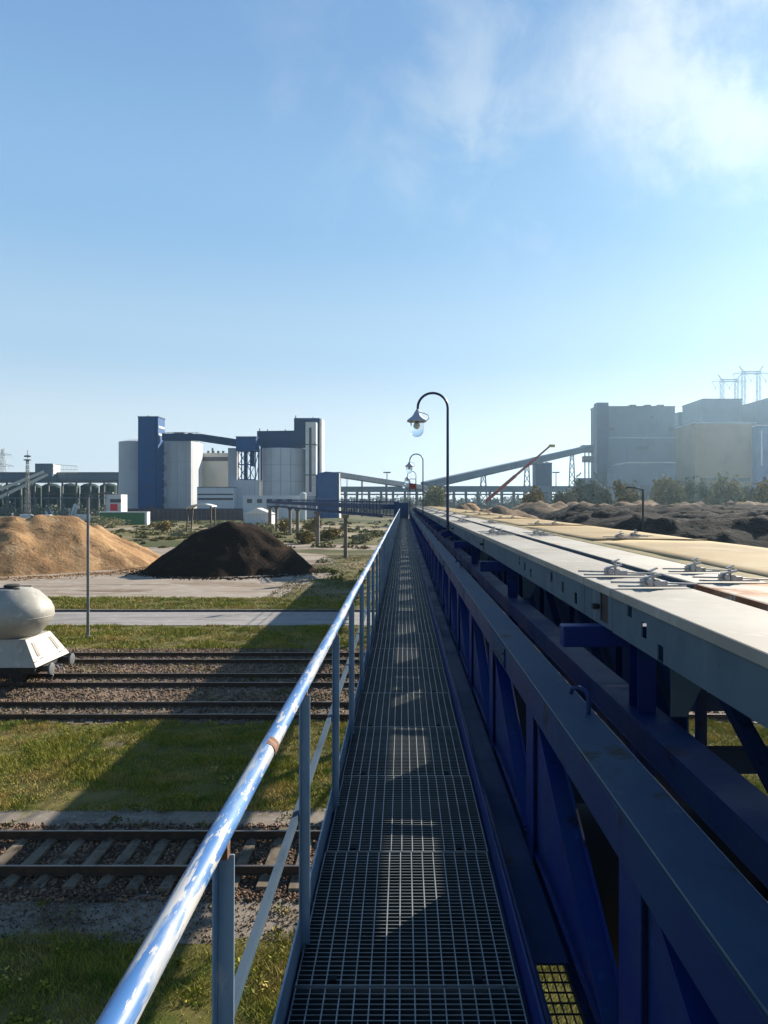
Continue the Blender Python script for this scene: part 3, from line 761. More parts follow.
# ---- covers
def plate_holes(mb, x, y0, y1, z0, z1, th, holes):
    ys = sorted({y0, y1} | {h[0] for h in holes} | {h[1] for h in holes}); zs = sorted({z0, z1} | {h[2] for h in holes} | {h[3] for h in holes})
    vid = {}
    for i in range(len(ys) - 1):
        for j in range(len(zs) - 1):
            cy, cz = (ys[i] + ys[i + 1]) / 2, (zs[j] + zs[j + 1]) / 2
            if any(h[0] < cy < h[1] and h[2] < cz < h[3] for h in holes): continue
            mb.add([(x, ys[i], zs[j]), (x, ys[i + 1], zs[j]), (x, ys[i + 1], zs[j + 1]), (x, ys[i], zs[j + 1])], [(0, 1, 2, 3)])
            mb.add([(x + th, ys[i], zs[j]), (x + th, ys[i + 1], zs[j]), (x + th, ys[i + 1], zs[j + 1]), (x + th, ys[i], zs[j + 1])], [(3, 2, 1, 0)])
    for h in holes + [(y0, y1, z0, z1)]:
        a, b, c, d = h
        mb.add([(x, a, c), (x, b, c), (x, b, d), (x, a, d), (x + th, a, c), (x + th, b, c), (x + th, b, d), (x + th, a, d)], [(0, 1, 5, 4), (1, 2, 6, 5), (2, 3, 7, 6), (3, 0, 4, 7)])


def clamp_mesh():
    """swing clamp: a strap across the joint, block, bolt with wing nut, lever"""
    a = MB()
    a.bar((-.17, .0, .012), (.19, -.006, .012), .028, .008)
    a.bar((-.20, .035, .030), (-.02, .0, .030), .012, .010)
    a.box((-.045, -.03, .014), (.0, .03, .050))
    a.box((.045, -.022, .014), (.085, .022, .038))
    a.bar((-.04, .0, .052), (.055, -.01, .075), .030, .012)
    a.tube([(.02, .012, .02), (.02, .012, .082)], .010, 8)
    a.tube([(-.02, -.03, .036), (-.02, -.052, .036)], .017, 10)
    a.tube([(.022, -.02, .030), (.022, -.046, .030)], .020, 10)
    a.bar((.0, .012, .088), (.045, .02, .104), .020, .006)
    a.bar((.08, .0, .026), (.26, .012, .018), .016, .008)
    return a


clamp_first = None


def clamp(parent, x, y, z, rz):
    global clamp_first
    if clamp_first is None:
        o = clamp_first = clamp_mesh().build('clamp', M['zinc'], parent)
    else:
        o = clamp_first.copy(); COL.objects.link(o); o.parent = parent
    o.location = (x, y, z); o.rotation_euler = (0, 0, rz)
    return o


def rnd(a): return random.uniform(-a, a)


LONG = [(-2.0, 3.9)] + [(4.5 + 6.1 * k, 10.0 + 6.1 * k) for k in range(12)]
SHORT = [(3.9 + 6.1 * k, 4.5 + 6.1 * k) for k in range(13)]
g1 = 'off-white conveyor covers along the walkway side'
g2 = 'off-white conveyor covers in the second row'
g3 = 'tan dusty conveyor covers'


def lid(t, x0, x1, L, m, zt, lip=.05):
    a = MB().box((x0, .006, zt - .010), (x1, L - .006, zt)).box((x0 - .005, .006, zt - .045), (x0 - .0005, L - .006, zt - .001)).box((x1 - .006, .006, zt - lip), (x1 - .0005, L - .006, zt - .0105))
    return a.build('lid', m, t, bevel=.002)


idx = 0
for (a, b) in sorted(LONG + SHORT):
    L = b - a
    long_ = L > 1
    if long_:
        lab = ('long off-white cover with three square side holes next to the rusty second-row cover' if a < 0 else
               'long off-white side cover just beyond the brown hatch, two trios of square holes' if a < 5 else
               'long off-white side cover further along, between the hatch pieces towards the lamps')
    else:
        lab = 'short off-white cover piece with the dark brown hatch and bolt' if a < 5 else 'short off-white cover piece with dark hatch further along the row'
    t = thing('conveyor_cover', lab, 'conveyor cover', (0, a, WZ), group=g1)
    lid(t, 1.096, 1.52, L, M['cover'], 1.244 + rnd(.002))
    hs = []
    if long_:
        base = [(.17, 0), (.385, -.085), (.60, -.16)] if a < 0 else []
        sets = [3.17] if a < 0 else [a + .23, a + 1.9] if a > 3 else []
        for s0 in sets:
            for i in range(3):
                y = s0 - a + .215 * i if a < 0 else s0 - a + (.385 if s0 < a + 1 else .31) * i
                zc = 1.050 + .063 * i if a < 0 else 1.085 + .028 * i
                if y + .1 < L: hs.append((y - .036, y + .036, zc - .036, zc + .036))
    else:
        hs = [(.08, .24, 1.04, 1.20)]
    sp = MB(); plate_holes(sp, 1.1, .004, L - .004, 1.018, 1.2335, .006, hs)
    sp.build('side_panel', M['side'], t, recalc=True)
    if not long_:
        h = MB().box((1.108, .07, 1.035), (1.112, .25, 1.205)).build('hatch', M['hole'], t)
        MB().tube([(1.108, .26, 1.115), (1.06, .26, 1.115)], .014, 8).box((1.062, .235, 1.10), (1.085, .285, 1.13)).build('bolt', M['under'], h)
        rst = MB().box((1.25, .10, 1.2475), (1.50, .52, 1.2485)).build('rust_stain', M['rust'], t) if random.random() < .0 else None
        clamp(t, 1.30, .0, 1.246, rnd(.08)); clamp(t, 1.27, L, 1.246, rnd(.08))
# second row
for i, (a, b) in enumerate(sorted(LONG + SHORT)):
    L = b - a; s = .67
    lab = ('rust-eaten second-row cover beside the frame edge, brown along its side' if a < 0 else
           'short pale second-row cover with two clamps beside the rusty cover' if a < 4 else
           'pale second-row cover with clean top and dark gap, further along the row')
    t = thing('conveyor_cover', lab, 'conveyor cover', (0, a + s, WZ), group=g2)
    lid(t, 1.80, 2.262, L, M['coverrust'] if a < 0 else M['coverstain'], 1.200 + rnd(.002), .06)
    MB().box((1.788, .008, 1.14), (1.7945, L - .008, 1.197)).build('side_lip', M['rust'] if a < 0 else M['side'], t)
    if L < 1:
        clamp(t, 2.0, .0, 1.203, rnd(.1)); clamp(t, 2.02, L, 1.203, rnd(.1))
# tan covers
tl = [(-2.2 + 5.75 * k, 3.55 + 5.75 * k) for k in range(14)]
for i, (a, b) in enumerate(tl):
    L = b - a
    lab = ['tan dusty conveyor cover nearest the olive strip bend, beside the rusty cover', 'broad tan conveyor cover behind the second-row clamps with a clamp pair at its joint'][i] if i < 2 else \
        'broad tan dusty conveyor cover further along towards the sandy mounds'
    t = thing('conveyor_cover', lab, 'conveyor cover', (0, a, WZ), group=g3)
    # slightly sagging sheet
    n = 8; v = []; f = []
    nx = 6
    for j in range(n + 1):
        for q in range(nx + 1):
            x = 2.33 + 1.52 * q / nx; y = .008 + (L - .016) * j / n
            z = 1.212 + .012 * math.sin(math.pi * q / nx) + .012 * noise.noise((x * 1.3, (y + a) * .7, 6))
            v.append((x, y, z))
    for j in range(n):
        for q in range(nx):
            f.append((j * (nx + 1) + q, j * (nx + 1) + q + 1, (j + 1) * (nx + 1) + q + 1, (j + 1) * (nx + 1) + q))
    me = MB(); me.v, me.f = v, f
    ld = me.build('lid', M['tan'], t, smooth=True)
    so = ld.modifiers.new('thickness', 'SOLIDIFY'); so.thickness = .012; so.offset = -1
    MB().box((3.846, .008, .96), (3.854, L - .008, 1.196)).build('side_panel', M['tan'], t)
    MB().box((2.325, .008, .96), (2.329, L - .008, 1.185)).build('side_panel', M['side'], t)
    st = MB(); m_ = 14
    for j in range(m_):
        ya, yb = L * j / m_ + .01, L * (j + 1) / m_ + .0095
        wa = .012 * noise.noise(((ya + a) * .8, 3, 1)); wb = .012 * noise.noise(((yb + a) * .8, 3, 1))
        st.add([(2.272 + wa, ya, 1.200), (2.335 + wa, ya, 1.216), (2.335 + wb, yb, 1.216), (2.272 + wb, yb, 1.200)], [(0, 1, 2, 3)])
    st.build('seal_strip', M['olive'], t)
    if i in (1, 2, 3, 4, 5, 6):
        for (cx, cy) in ((2.72, .03), (3.05, -.05 if i != 2 else .5)):
            clamp(t, cx, cy, 1.232, rnd(.15))
        MB().box((2.40, -.004, 1.228), (3.82, .030, 1.236)).build('joint_strip', M['tan'], t)

# ------------------------------------------------------------------ bridge lamps
S = 17.5 / F


def bridge_lamp(y, lab):
    t = thing('bridge_lamp', lab, 'lamp', (1.045, y, WZ + 1.012), group='swan-neck lamps along the conveyor bridge')
    B = WZ + 1.012
    ztop = EYE + (502 - 393) * S - B
    r = .355
    pts = [(0, 0, 0), (0, 0, 1.2), (0, 0, ztop - r)] + [(-r + r * math.cos(q), 0, ztop - r + r * math.sin(q)) for q in [math.pi * k / 14 for k in range(1, 14)]] + [(-2 * r, 0, ztop - r - .02)]
    MB().tube(pts, [.036, .034] + [.030] * (len(pts) - 2), 12).build('pole', M['lamppole'], t, smooth=True)
    MB().box((-.07, -.07, 0), (.07, .07, .014)).box((-.05, -.012, .014), (-.034, .012, .12)).build('base_plate', M['bluepost'], t)
    x = -2 * r - .02
    z0 = ztop - r
    h = MB().lathe([(.225, -.19), (.235, -.165), (.225, -.14), (.12, -.06), (.075, .0), (.055, .05), (.030, .07), (.026, .11)], (x, 0, z0 - .14), 28)
    sh = h.build('lamp_shade', M['shade'], t, smooth=True)
    gl = MB()
    outer = [(.165, -.19), (.165, -.36), (.150, -.44), (.112, -.50), (.06, -.535), (.004, -.545)]
    gl.lathe(outer, (x, 0, z0 - .14), 28)
    gl.build('glass_globe', M['glass'], t, smooth=True)
    MB().lathe([(.02, -.19), (.05, -.21), (.075, -.27), (.072, -.30), (.045, -.345), (.004, -.36)], (x, 0, z0 - .14), 16).build('bulb', M['bulb'], t, smooth=True)
    MB().tube([(-2 * r, 0, z0 - .01), (-2 * r + .05, 0, z0 - .10), (-2 * r + .16, 0, z0 - .13), (-2 * r + .25, 0, z0 - .17), (-2 * r + .27, 0, z0 - .24), (-2 * r + .22, 0, z0 - .29), (-2 * r + .14, 0, z0 - .31)], .011, 8).build('cable', M['shade'], t, smooth=True)
    MB().box((-2 * r + .08, -.035, z0 - .33), (-2 * r + .20, .035, z0 - .27)).build('junction_box', M['shade'], t, bevel=.006)
    return t


l0 = bridge_lamp(17.5, 'tall dark blue swan-neck lamp closest along the bridge with a large glass globe')
copy_tree(l0, (1.045, 39.75, WZ + 1.012), label='dark swan-neck lamp seen just under the globe of the tallest one')
copy_tree(l0, (1.045, 62.0, WZ + 1.012), label='small swan-neck lamp standing just before the red box frame')
copy_tree(l0, (.78, 84.2, WZ + 1.012), label='faint tiny swan-neck lamp beyond the red box frame')

# ------------------------------------------------------------------ piers under the bridge
pr = None
for k, y in enumerate((1.6, 23.5, 45.0, 66.5)):
    if pr is None:
        pr = thing('bridge_pier', 'blue steel trestle pier under the conveyor bridge', 'pier', (0, y, 0), group='trestle piers under the conveyor bridge')
        for x0, x1 in ((-.2, .57), (4.0, 3.6)):
            MB().bar((x0, 0, .3), (x1, 0, WZ - .52), .26).build('leg', M['blue'], pr)
            MB().box((x0 - .45, -.45, -.1), (x0 + .45, .45, .3)).build('footing', M['concrete'], pr, bevel=.02)
        MB().bar((-.1, 0, .6), (3.68, 0, 4.6), .1).bar((3.9, .12, .6), (.5, .12, 4.6), .1).build('brace', M['blue'], pr)
        MB().box((-.42, -.14, WZ - .52), (3.9, .14, WZ - .305)).build('cross_head', M['blue'], pr)
    else:
        copy_tree(pr, (0, y, 0))

# ------------------------------------------------------------------ far end of the walkway: gate panel, side bridge
gp_ = thing('end_gate', 'dark navy gate panel closing the far end of the walkway', 'gate', (0, Y1 + .25, WZ))
MB().box((-.85, -.04, -.2), (.42, .04, 1.62)).build('panel', M['navyclad'], gp_)
MB().bar((-.9, 0, -.2), (-.9, 0, 1.75), .10).build('gate_post', M['bluepost'], gp_)
MB().bar((.47, 0, -.2), (.47, 0, 1.75), .10).build('gate_post', M['bluepost'], gp_)
rb = thing('signal_frame', 'blue frame with a small red box at the far end of the bridge', 'signal frame', (0, 77.2, WZ))
for x in (.62, 1.28):
    MB().bar((x, 0, .9), (x, 0, 4.1), .07).build('leg', M['lamppole'], rb)
MB().box((.60, -.25, 3.05), (1.30, .2, 3.62)).build('red_box', M['red'], rb)
MB().bar((.58, 0, 4.1), (1.32, 0, 4.1), .07).build('cross_bar', M['lamppole'], rb)

A, B_ = Vector((-1.4, 78.6, 0)), Vector((-37, 205, 0))
sb = thing('side_bridge', 'long blue lattice conveyor bridge branching from the walkway end towards the silos', 'bridge', (A.x, A.y, WZ), math.atan2(B_.y - A.y, B_.x - A.x))
LB = (B_ - A).length
RISE = .5
ramp = lambda x, z: (x, 0, z + RISE * x / LB)
for yy in (-.9, .9):
    MB().bar((0, yy, .15), (LB, yy, .15 + RISE), .16, .22).build('bottom_chord', M['blue'], sb)
    MB().bar((0, yy, 1.70), (LB, yy, 1.70 + RISE), .14, .14).build('top_chord', M['blue'], sb)
    MB().bar((0, yy, 2.02), (LB, yy, 2.02 + RISE), .05, .05).build('top_rail', M['railpost'], sb)
    MB().bar((0, yy, .92), (LB, yy, .92 + RISE), .07, .07).build('middle_chord', M['blue'], sb)
MB().bar((0, 0, .10), (LB, 0, .10 + RISE), 1.7, .06).build('deck', M['under'], sb)
MB().bar((0, -.2, 1.2), (LB, -.2, 1.2 + RISE), 1.1, .5).build('belt_housing', M['navyclad'], sb)
MB().bar((0, .93, 1.2), (LB, .93, 1.2 + RISE), .02, .55).build('sheeting', M['navyclad'], sb)
vv = None
far = MB()
for k in range(80):
    x = .5 + k * (LB - 1) / 79
    if vv is None:
        vv = MB().box((-.05, .985, .15), (.05, 1.03, 2.02)).build('vertical', M['bluepost'], sb); o = vv
    else:
        o = vv.copy(); COL.objects.link(o)
    o.location = ramp(x, 0)
    z = RISE * x / LB
    far.box((x - .05, -1.03, .15 + z), (x + .05, -.985, 2.02 + z))
tag(far.build('vertical', M['bluepost'], sb), kind='stuff')
cp = None
for k, (px, yb, ww) in enumerate(((345.5, 95, .46), (317.6, 121, .60), (297.5, 152, .66), (290, 163, .55), (270, 196, .8), (276.5, 190, .7))):
    x = (px - VX) / F * yb
    h = WZ + .04 + RISE * (yb - 78) / 127
    o = thing('concrete_pier', 'grey concrete pier carrying the blue side bridge', 'pier', (x, yb, 0), group='concrete piers under the side bridge')
    MB().prism([(-ww / 2, -ww / 2, -.2), (ww / 2, -ww / 2, -.2), (ww / 2, ww / 2, -.2), (-ww / 2, ww / 2, -.2)], (0, 0, h - .25)).build('shaft', M['concrete'], o, bevel=.06)
    MB().box((-ww * .9, -ww * .5, h - .45), (ww * .9, ww * .5, h - .03)).build('cap', M['concrete'], o)


# ------------------------------------------------------------------ street lamps
def street_lamp(loc, h, arm, label, m, n=1.0):
    t = thing('street_lamp', label, 'street lamp', loc)
    MB().tube([(0, 0, -.1), (0, 0, h * .25), (0, 0, h)], [.085, .078, .05 * n], 12).build('pole', m, t, smooth=True)
    MB().tube([(0, 0, h - .08), (arm * .5, 0, h + .02), (arm, 0, h + .09)], .035 * n, 8).build('arm', m, t, smooth=True)
    s = 1 if arm > 0 else -1
    MB().prism([(arm - .05 * s, -.11, h + .05), (arm + .45 * s * n, -.10, h + .10 - .06 * (n - 1)), (arm + .45 * s * n, -.10, h + .16), (arm - .05 * s, -.11, h + .17)], (0, .22, 0)).build('lamp_head', m, t, bevel=.02)
    MB().lathe([(.16, -.1), (.16, .12), (.09, .14)], (0, 0, 0), 12).build('base', M['concrete'], t)
    return t


street_lamp((W(88, 0, 39.2).x, 39.2, 0), 7.55, .75, 'slim grey street lamp on the lawn between the tracks and the road', M['lampgrey'], 1.3)
p = W(643, 489, 56)
street_lamp((p.x, 56, 0), p.z, -.62, 'dark street lamp sticking up in front of the coal stockpile', M['under'], 1.5)


# ------------------------------------------------------------------ silo complex (about 330 m away)
def px(p, y): return (p - VX) / F * y
def pz(p, y): return EYE - (p - VY) / F * y


def bx(mb, x0, x1, t, b, y, depth):
    return mb.box((px(x0, y), y, pz(b, y) if b is not None else -.3), (px(x1, y), y + depth, pz(t, y)))


D = 330.0
t = thing('elevator_tower', 'tall blue clad elevator tower standing between the grey silos', 'tower', (0, 0, 0))
bx(MB(), 138, 158, 417, None, D, 9.5).build('wall', M['blueclad'], t)
bx(MB(), 137.6, 158.4, 416.2, 417.2, D - .15, 9.9).build('parapet', M['navyclad'], t)
for (a, b) in ((425.5, 427.5), (433, 435)):
    MB().box((px(158, D) + .01, D + 1, pz(b, D)), (px(158, D) + .12, D + 8.8, pz(a, D))).build('window', M['white'], t)
MB().tube([(px(146, D), D + 3, pz(417, D)), (px(146, D), D + 3, pz(414.5, D))], .25, 8).build('roof_vent', M['dgrey'], t)
for (a, b) in ((455, 457), (470, 472), (485, 487)):
    bx(MB(), 146, 148, a, b, D - .12, .2).build('window', M['darkwin'], t)
bx(MB(), 150, 153, 505, None, D - .12, .2).build('door', M['darkwin'], t)
MB().tube([(px(156, D), D - .4, 0), (px(156, D), D - .4, pz(419, D))], .22, 8).build('downpipe', M['navyclad'], t)
t = thing('silo', 'round grey clad silo half hidden behind the blue elevator tower', 'silo')
cx, cy, rr = px(140, D + 16), D + 16, 20 * (D + 16) / F
MB().lathe([(rr, -.3), (rr, pz(442.5, cy)), (rr * .5, pz(440, cy)), (.1, pz(439, cy))], (cx, cy, 0), 48).build('shell', M['greyclad'], t, smooth=True)
t = thing('silo', 'angular grey silo block with one sunlit corner beside the blue tower', 'silo')
y = D + 8
poly = [(px(150, y), y), (px(191, y), y), (px(198.5, y + 7), y + 7), (px(202.5, y + 18), y + 18), (px(200, y + 26), y + 26), (px(150, y + 26), y + 26)]
MB().prism([(a, b, -.3) for a, b in poly], (0, 0, pz(441, y) + .3)).build('shell', M['greyclad'], t)
MB().prism([(a * 1.0, b - .05, pz(441, y)) for a, b in poly], (0, 0, .5)).build('roof_edge', M['slateclad'], t)
for X in (168, 177, 186):
    MB().box((px(X, y) - .08, y - .14, -.3), (px(X, y) + .08, y - .005, pz(441.5, y))).build('seam', M['seam'], t)
for T in (462, 484):
    MB().box((px(158.7, y), y - .10, pz(T, y) - .08), (px(191, y), y - .003, pz(T, y) + .08)).build('band', M['seam'], t)
st_ = MB()
for k in range(7):
    st_.bar((px(162 + (k % 2) * 5, y), y - 1.1, pz(508 - 8 * k, y)), (px(167 - (k % 2) * 5, y), y - 1.1, pz(500 - 8 * k, y)), .9, .25)
st_.build('stair', M['galv'], t)
MB().box((px(158.6, y), y - .25, pz(451, y)), (px(160.2, y), y - .02, pz(449, y))).build('bracket', M['dgrey'], t)
# inclined gallery
t = thing('conveyor_gallery', 'dark blue enclosed conveyor gallery running from the tower to the lattice transfer tower', 'gallery')
MB().bar((px(163, D + 3), D + 3, pz(437, D + 3)), (px(201, D + 3), D + 3, pz(437.5, D + 3)), 3.2, 3.0).bar((px(200.5, D + 3), D + 3, pz(437.6, D + 3)), (px(240, D + 3), D + 3, pz(443.5, D + 3)), 3.2, 3.3).build('housing', M['navyclad'], t)
rl = MB()
for k in range(9):
    x = px(165 + 4 * k, D + 3)
    rl.bar((x, D + 2, pz(434.5, D)), (x, D + 2, pz(432 - (k % 3) * .3, D)), .18)
rl.bar((px(165, D + 3), D + 2, pz(432.2, D)), (px(200, D + 3), D + 2, pz(432.5, D)), .22)
rl.box((px(172, D), D + 2.5, pz(434.7, D)), (px(182, D), D + 4.5, pz(431.6, D))).box((px(187, D), D + 2.5, pz(434.7, D)), (px(190, D), D + 4.5, pz(432.2, D)))
rl.build('roof_gear', M['dgrey'], t)
# transfer tower
t = thing('transfer_tower', 'transfer tower with blue cabin, open lattice and pale lower block', 'tower')
y = D + 1
bx(MB(), 236, 256, 437, 451, y, 8).build('cabin', M['blueclad'], t)
bx(MB(), 235.6, 256.4, 436.3, 437.2, y - .15, 8.4).build('cabin_roof', M['navyclad'], t)
lat = MB()
for X in (238, 247, 255.2):
    for yy in (y + .3, y + 7.5):
        lat.bar((px(X, y), yy, pz(480, y)), (px(X, y), yy, pz(451, y)), .45)
for (ya, yb) in ((451, 465), (465, 480)):
    for (xa, xb) in ((238, 247), (247, 255.2)):
        lat.bar((px(xa, y), y + .3, pz(yb, y)), (px(xb, y), y + .3, pz(ya, y)), .28).bar((px(xa, y), y + .3, pz(ya, y)), (px(xb, y), y + .3, pz(yb, y)), .28)
    lat.bar((px(238, y), y + .3, pz(yb - .4, y)), (px(255.2, y), y + .3, pz(yb - .4, y)), .5)
    lat.bar((px(255.2, y), y, pz(yb, y)), (px(255.2, y), y + 7.5, pz(ya, y)), .28)
lat.build('lattice', M['blueclad'], t)
chu = MB()
chu.tube([(px(243.5, y), y + 3.5, pz(451, y)), (px(243.5, y), y + 3.5, pz(480, y))], .6, 10).tube([(px(251, y), y + 3.5, pz(451, y)), (px(251, y), y + 3.5, pz(466, y))], .9, 10)
chu.build('chute', M['navyclad'], t)
MB().bar((px(258, y), y + 8, pz(480, y)), (px(258, y), y + 8, pz(440, y)), .6).build('column', M['blueclad'], t)
bx(MB(), 234, 254, 480, None, y - .4, 9).build('lower_block', M['greyclad'], t)
bx(MB(), 228, 237, 448, None, y + 10, 6).build('side_block', M['greyclad'], t)
bx(MB(), 251, 258, 480, None, y + 2, 3).build('white_panel', M['white'], t)
# beige building and low block
t = thing('process_building', 'cream process building with a brown window band between silo and transfer tower', 'building')
y = D + 30
bx(MB(), 199, 231, 453, None, y, 20).build('wall', M['creamclad'], t)
bx(MB(), 203, 229, 457, 461, y - .15, .3).build('window', M['stripe'], t)
rf = MB()
for X in (206, 211, 216, 221):
    rf.box((px(X, y), y + 2, pz(453.2, y)), (px(X + 2.2, y), y + 4, pz(450.5, y)))
rf.tube([(px(211, y), y + 3, pz(453, y)), (px(211, y), y + 3, pz(447.5, y))], .5, 8)
rf.build('roof_vent', M['dgrey'], t)
t = thing('annex_building', 'low pale annex with dark horizontal window bands in front of the cream building', 'building')
y = D - 4
bx(MB(), 197, 234, 487.5, None, y, 12).build('wall', M['paleclad'], t)
for (a, b) in ((493.7, 495), (498, 500)):
    bx(MB(), 197.5, 233, a, b, y - .12, .2).build('window', M['darkwin'], t)
bx(MB(), 197, 234.2, 486.9, 487.6, y - .2, 12.4).build('roof_edge', M['slateclad'], t)
# round silo and head house
t = thing('silo', 'wide round grey silo under the blue head house', 'silo')
cy = D + 18; rr = 24 * cy / F; cx = px(283, cy)
MB().lathe([(rr, -.3), (rr, pz(450, cy)), (rr * .96, pz(449.3, cy)), (.1, pz(448.5, cy))], (cx, cy, 0), 56).build('shell', M['paleclad'], t, smooth=True)
for q in (-2.3, -1.9, -1.5, -1.1):
    MB().tube([(cx + (rr + .15) * math.cos(q), cy + (rr + .15) * math.sin(q), 0), (cx + (rr + .15) * math.cos(q), cy + (rr + .15) * math.sin(q), pz(450.5, cy))], .14, 6).build('seam', M['seam'], t)
for T in (466, 482):
    MB().lathe([(rr + .02, pz(T, cy)), (rr + .12, pz(T, cy) + .1), (rr + .02, pz(T, cy) + .2)], (cx, cy, 0), 56).build('ring', M['seam'], t, smooth=True)
rg = MB()
for k in range(40):
    q = 2 * math.pi * k / 40
    rg.bar((cx + rr * .98 * math.cos(q), cy + rr * .98 * math.sin(q), pz(449.6, cy)), (cx + rr * .98 * math.cos(q), cy + rr * .98 * math.sin(q), pz(449.6, cy) + 1.1), .06)
rg.build('roof_railing', M['dgrey'], t)
t = thing('head_house', 'stepped navy blue head house spanning over the round silo', 'building')
y = D + 12
poly = [(257, 431), (294, 430.5), (294, 418), (319.5, 418), (319.5, 500), (313, 500), (313, 446), (292, 447.5), (262, 450), (257, 441)]
MB().prism([(px(a, y), y, pz(b, y)) for a, b in poly], (0, 11, 0)).build('wall', M['navyclad'], t)
MB().box((px(319.5, y) + .01, y + .2, pz(500, y)), (px(321.8, y), y + 10.8, pz(418.5, y))).build('side_wall', M['white'], t)
for X, T in ((258, 427.5), (266, 428.5), (284, 428.5), (294.5, 414.5), (312, 416)):
    MB().bar((px(X, y), y + 4, pz(T + 4, y)), (px(X, y), y + 4, pz(T, y)), .4).build('roof_vent', M['dgrey'], t)
t = thing('stair_tower', 'slim white stair tower with a dark vertical stripe beside the round silo', 'tower')
y = D + 5
bx(MB(), 305.5, 316, 422, 496, y, 6).build('wall', M['white'], t)
bx(MB(), 309, 311.5, 427.5, 492, y - .15, .3).build('window', M['stripe'], t)
for T in (444, 474.5):
    bx(MB(), 305, 316.6, T, T + 1, y - .3, 6.5).build('band', M['dgrey'], t)
bx(MB(), 306, 315.5, 496, None, y + .2, 5.6).build('plinth', M['greyclad'], t)
t = thing('annex_building', 'dark blue annex at the foot of the head house with conveyor outlet', 'building')
y = D + 2
MB().prism([(px(a, y), y, pz(b, y)) for a, b in ((317, 473.5), (326, 471.5), (338.5, 472.5), (338.5, 521), (317, 521))], (0, 9, 0)).build('wall', M['blueclad'], t)
MB().box((px(338.5, y) + .01, y + .3, 0), (px(339.4, y), y + 8.7, pz(473, y))).build('side_wall', M['white'], t)
bx(MB(), 321, 324, 484, 485.5, y - .1, .2).build('window', M['darkwin'], t)
t = thing('tank', 'small white storage tank on the deck below the stair tower', 'tank', (px(303, 300), 300, 0))
MB().lathe([(1.35, -.2), (1.35, pz(493.5, 300)), (.9, pz(492.6, 300)), (.05, pz(492.3, 300))], (0, 0, 0), 24).build('shell', M['white'], t, smooth=True)
MB().tube([(0, 0, pz(492.3, 300)), (0, 0, pz(491.3, 300))], .2, 8).build('vent', M['dgrey'], t)
# low pale platform and railing between
t = thing('deck_building', 'long low pale deck building along the feet of the round silo', 'building')
y = 306
bx(MB(), 243, 300, 495.5, None, y, 6).build('wall', M['paleclad'], t)
for k in range(5):
    bx(MB(), 247 + 10 * k, 252 + 10 * k, 499, 503, y - .1, .2).build('window', M['darkwin'], t)
t = thing('shed', 'small shed with a white pitched roof behind the dark heap', 'shed')
y = 240
bx(MB(), 244, 271, 514, None, y, 8).build('wall', M['paleclad'], t)
MB().prism([(px(242.5, y), y - .4, pz(514.2, y)), (px(272.5, y), y - .4, pz(514.2, y)), (px(257, y), y - .4, pz(508.0, y))], (0, 8.8, 0)).build('roof', M['white'], t)
# red-brown fence
t = thing('fence_wall', 'long dull red-brown fence wall in front of the silos', 'fence', (0, 300, 0))
MB().box((px(120, 300), 0, -.2), (px(243, 300), .2, pz(508.5, 300))).build('panel', M['brickwall'], t)
for k in range(26):
    X = px(120 + 4.8 * k, 300)
    MB().box((X - .12, -.12, -.2), (X + .12, -.005, pz(508.2, 300))).build('post', M['dgrey'], t)
# green container
t = thing('container', 'green container with a pale end beside the tan heap', 'container', (0, 0, 0))
y = 235
bx(MB(), 100, 144.6, 512.5, None, y, 2.6).build('box', M['green'], t)
bx(MB(), 144.7, 147, 512, None, y - .1, 2.8).build('end_frame', M['paleclad'], t)
bx(MB(), 99, 147.2, 511.8, 512.6, y - .12, 2.9).build('top_rail', M['paleclad'], t)
# weigh hut with red sign
t = thing('gate_hut', 'low pale hut with a dark window strip and a bright red sign', 'hut')
y = 262
bx(MB(), 106, 121, 494.5, None, y, 6).build('wall', M['paleclad'], t)
bx(MB(), 110, 121, 499, 502.5, y - .12, .2).build('window', M['darkwin'], t)
bx(MB(), 110.2, 117.2, 504, 510.5, y - .25, .2).build('sign', M['redsign'], t)
# shelter with curved roof
t = thing('shelter', 'open shelter with a pale curved roof behind the dark heap', 'shelter')
y = 150
arc = [(186, 508), (191, 505.2), (198, 503.8), (205, 503.8), (212, 505.6)]
MB().prism([(px(a, y), y, pz(b, y)) for a, b in arc] + [(px(a, y), y, pz(b + 1.3, y)) for a, b in arc[::-1]], (0, 4, 0)).build('roof', M['white'], t)
for (X, X2) in ((188, 185.5), (210, 211)):
    for yy in (y + .4, y + 3.6):
        MB().bar((px(X2, y), yy, 0), (px(X, y), yy, pz(506.5, y)), .28).build('post', M['wooddark'], t)

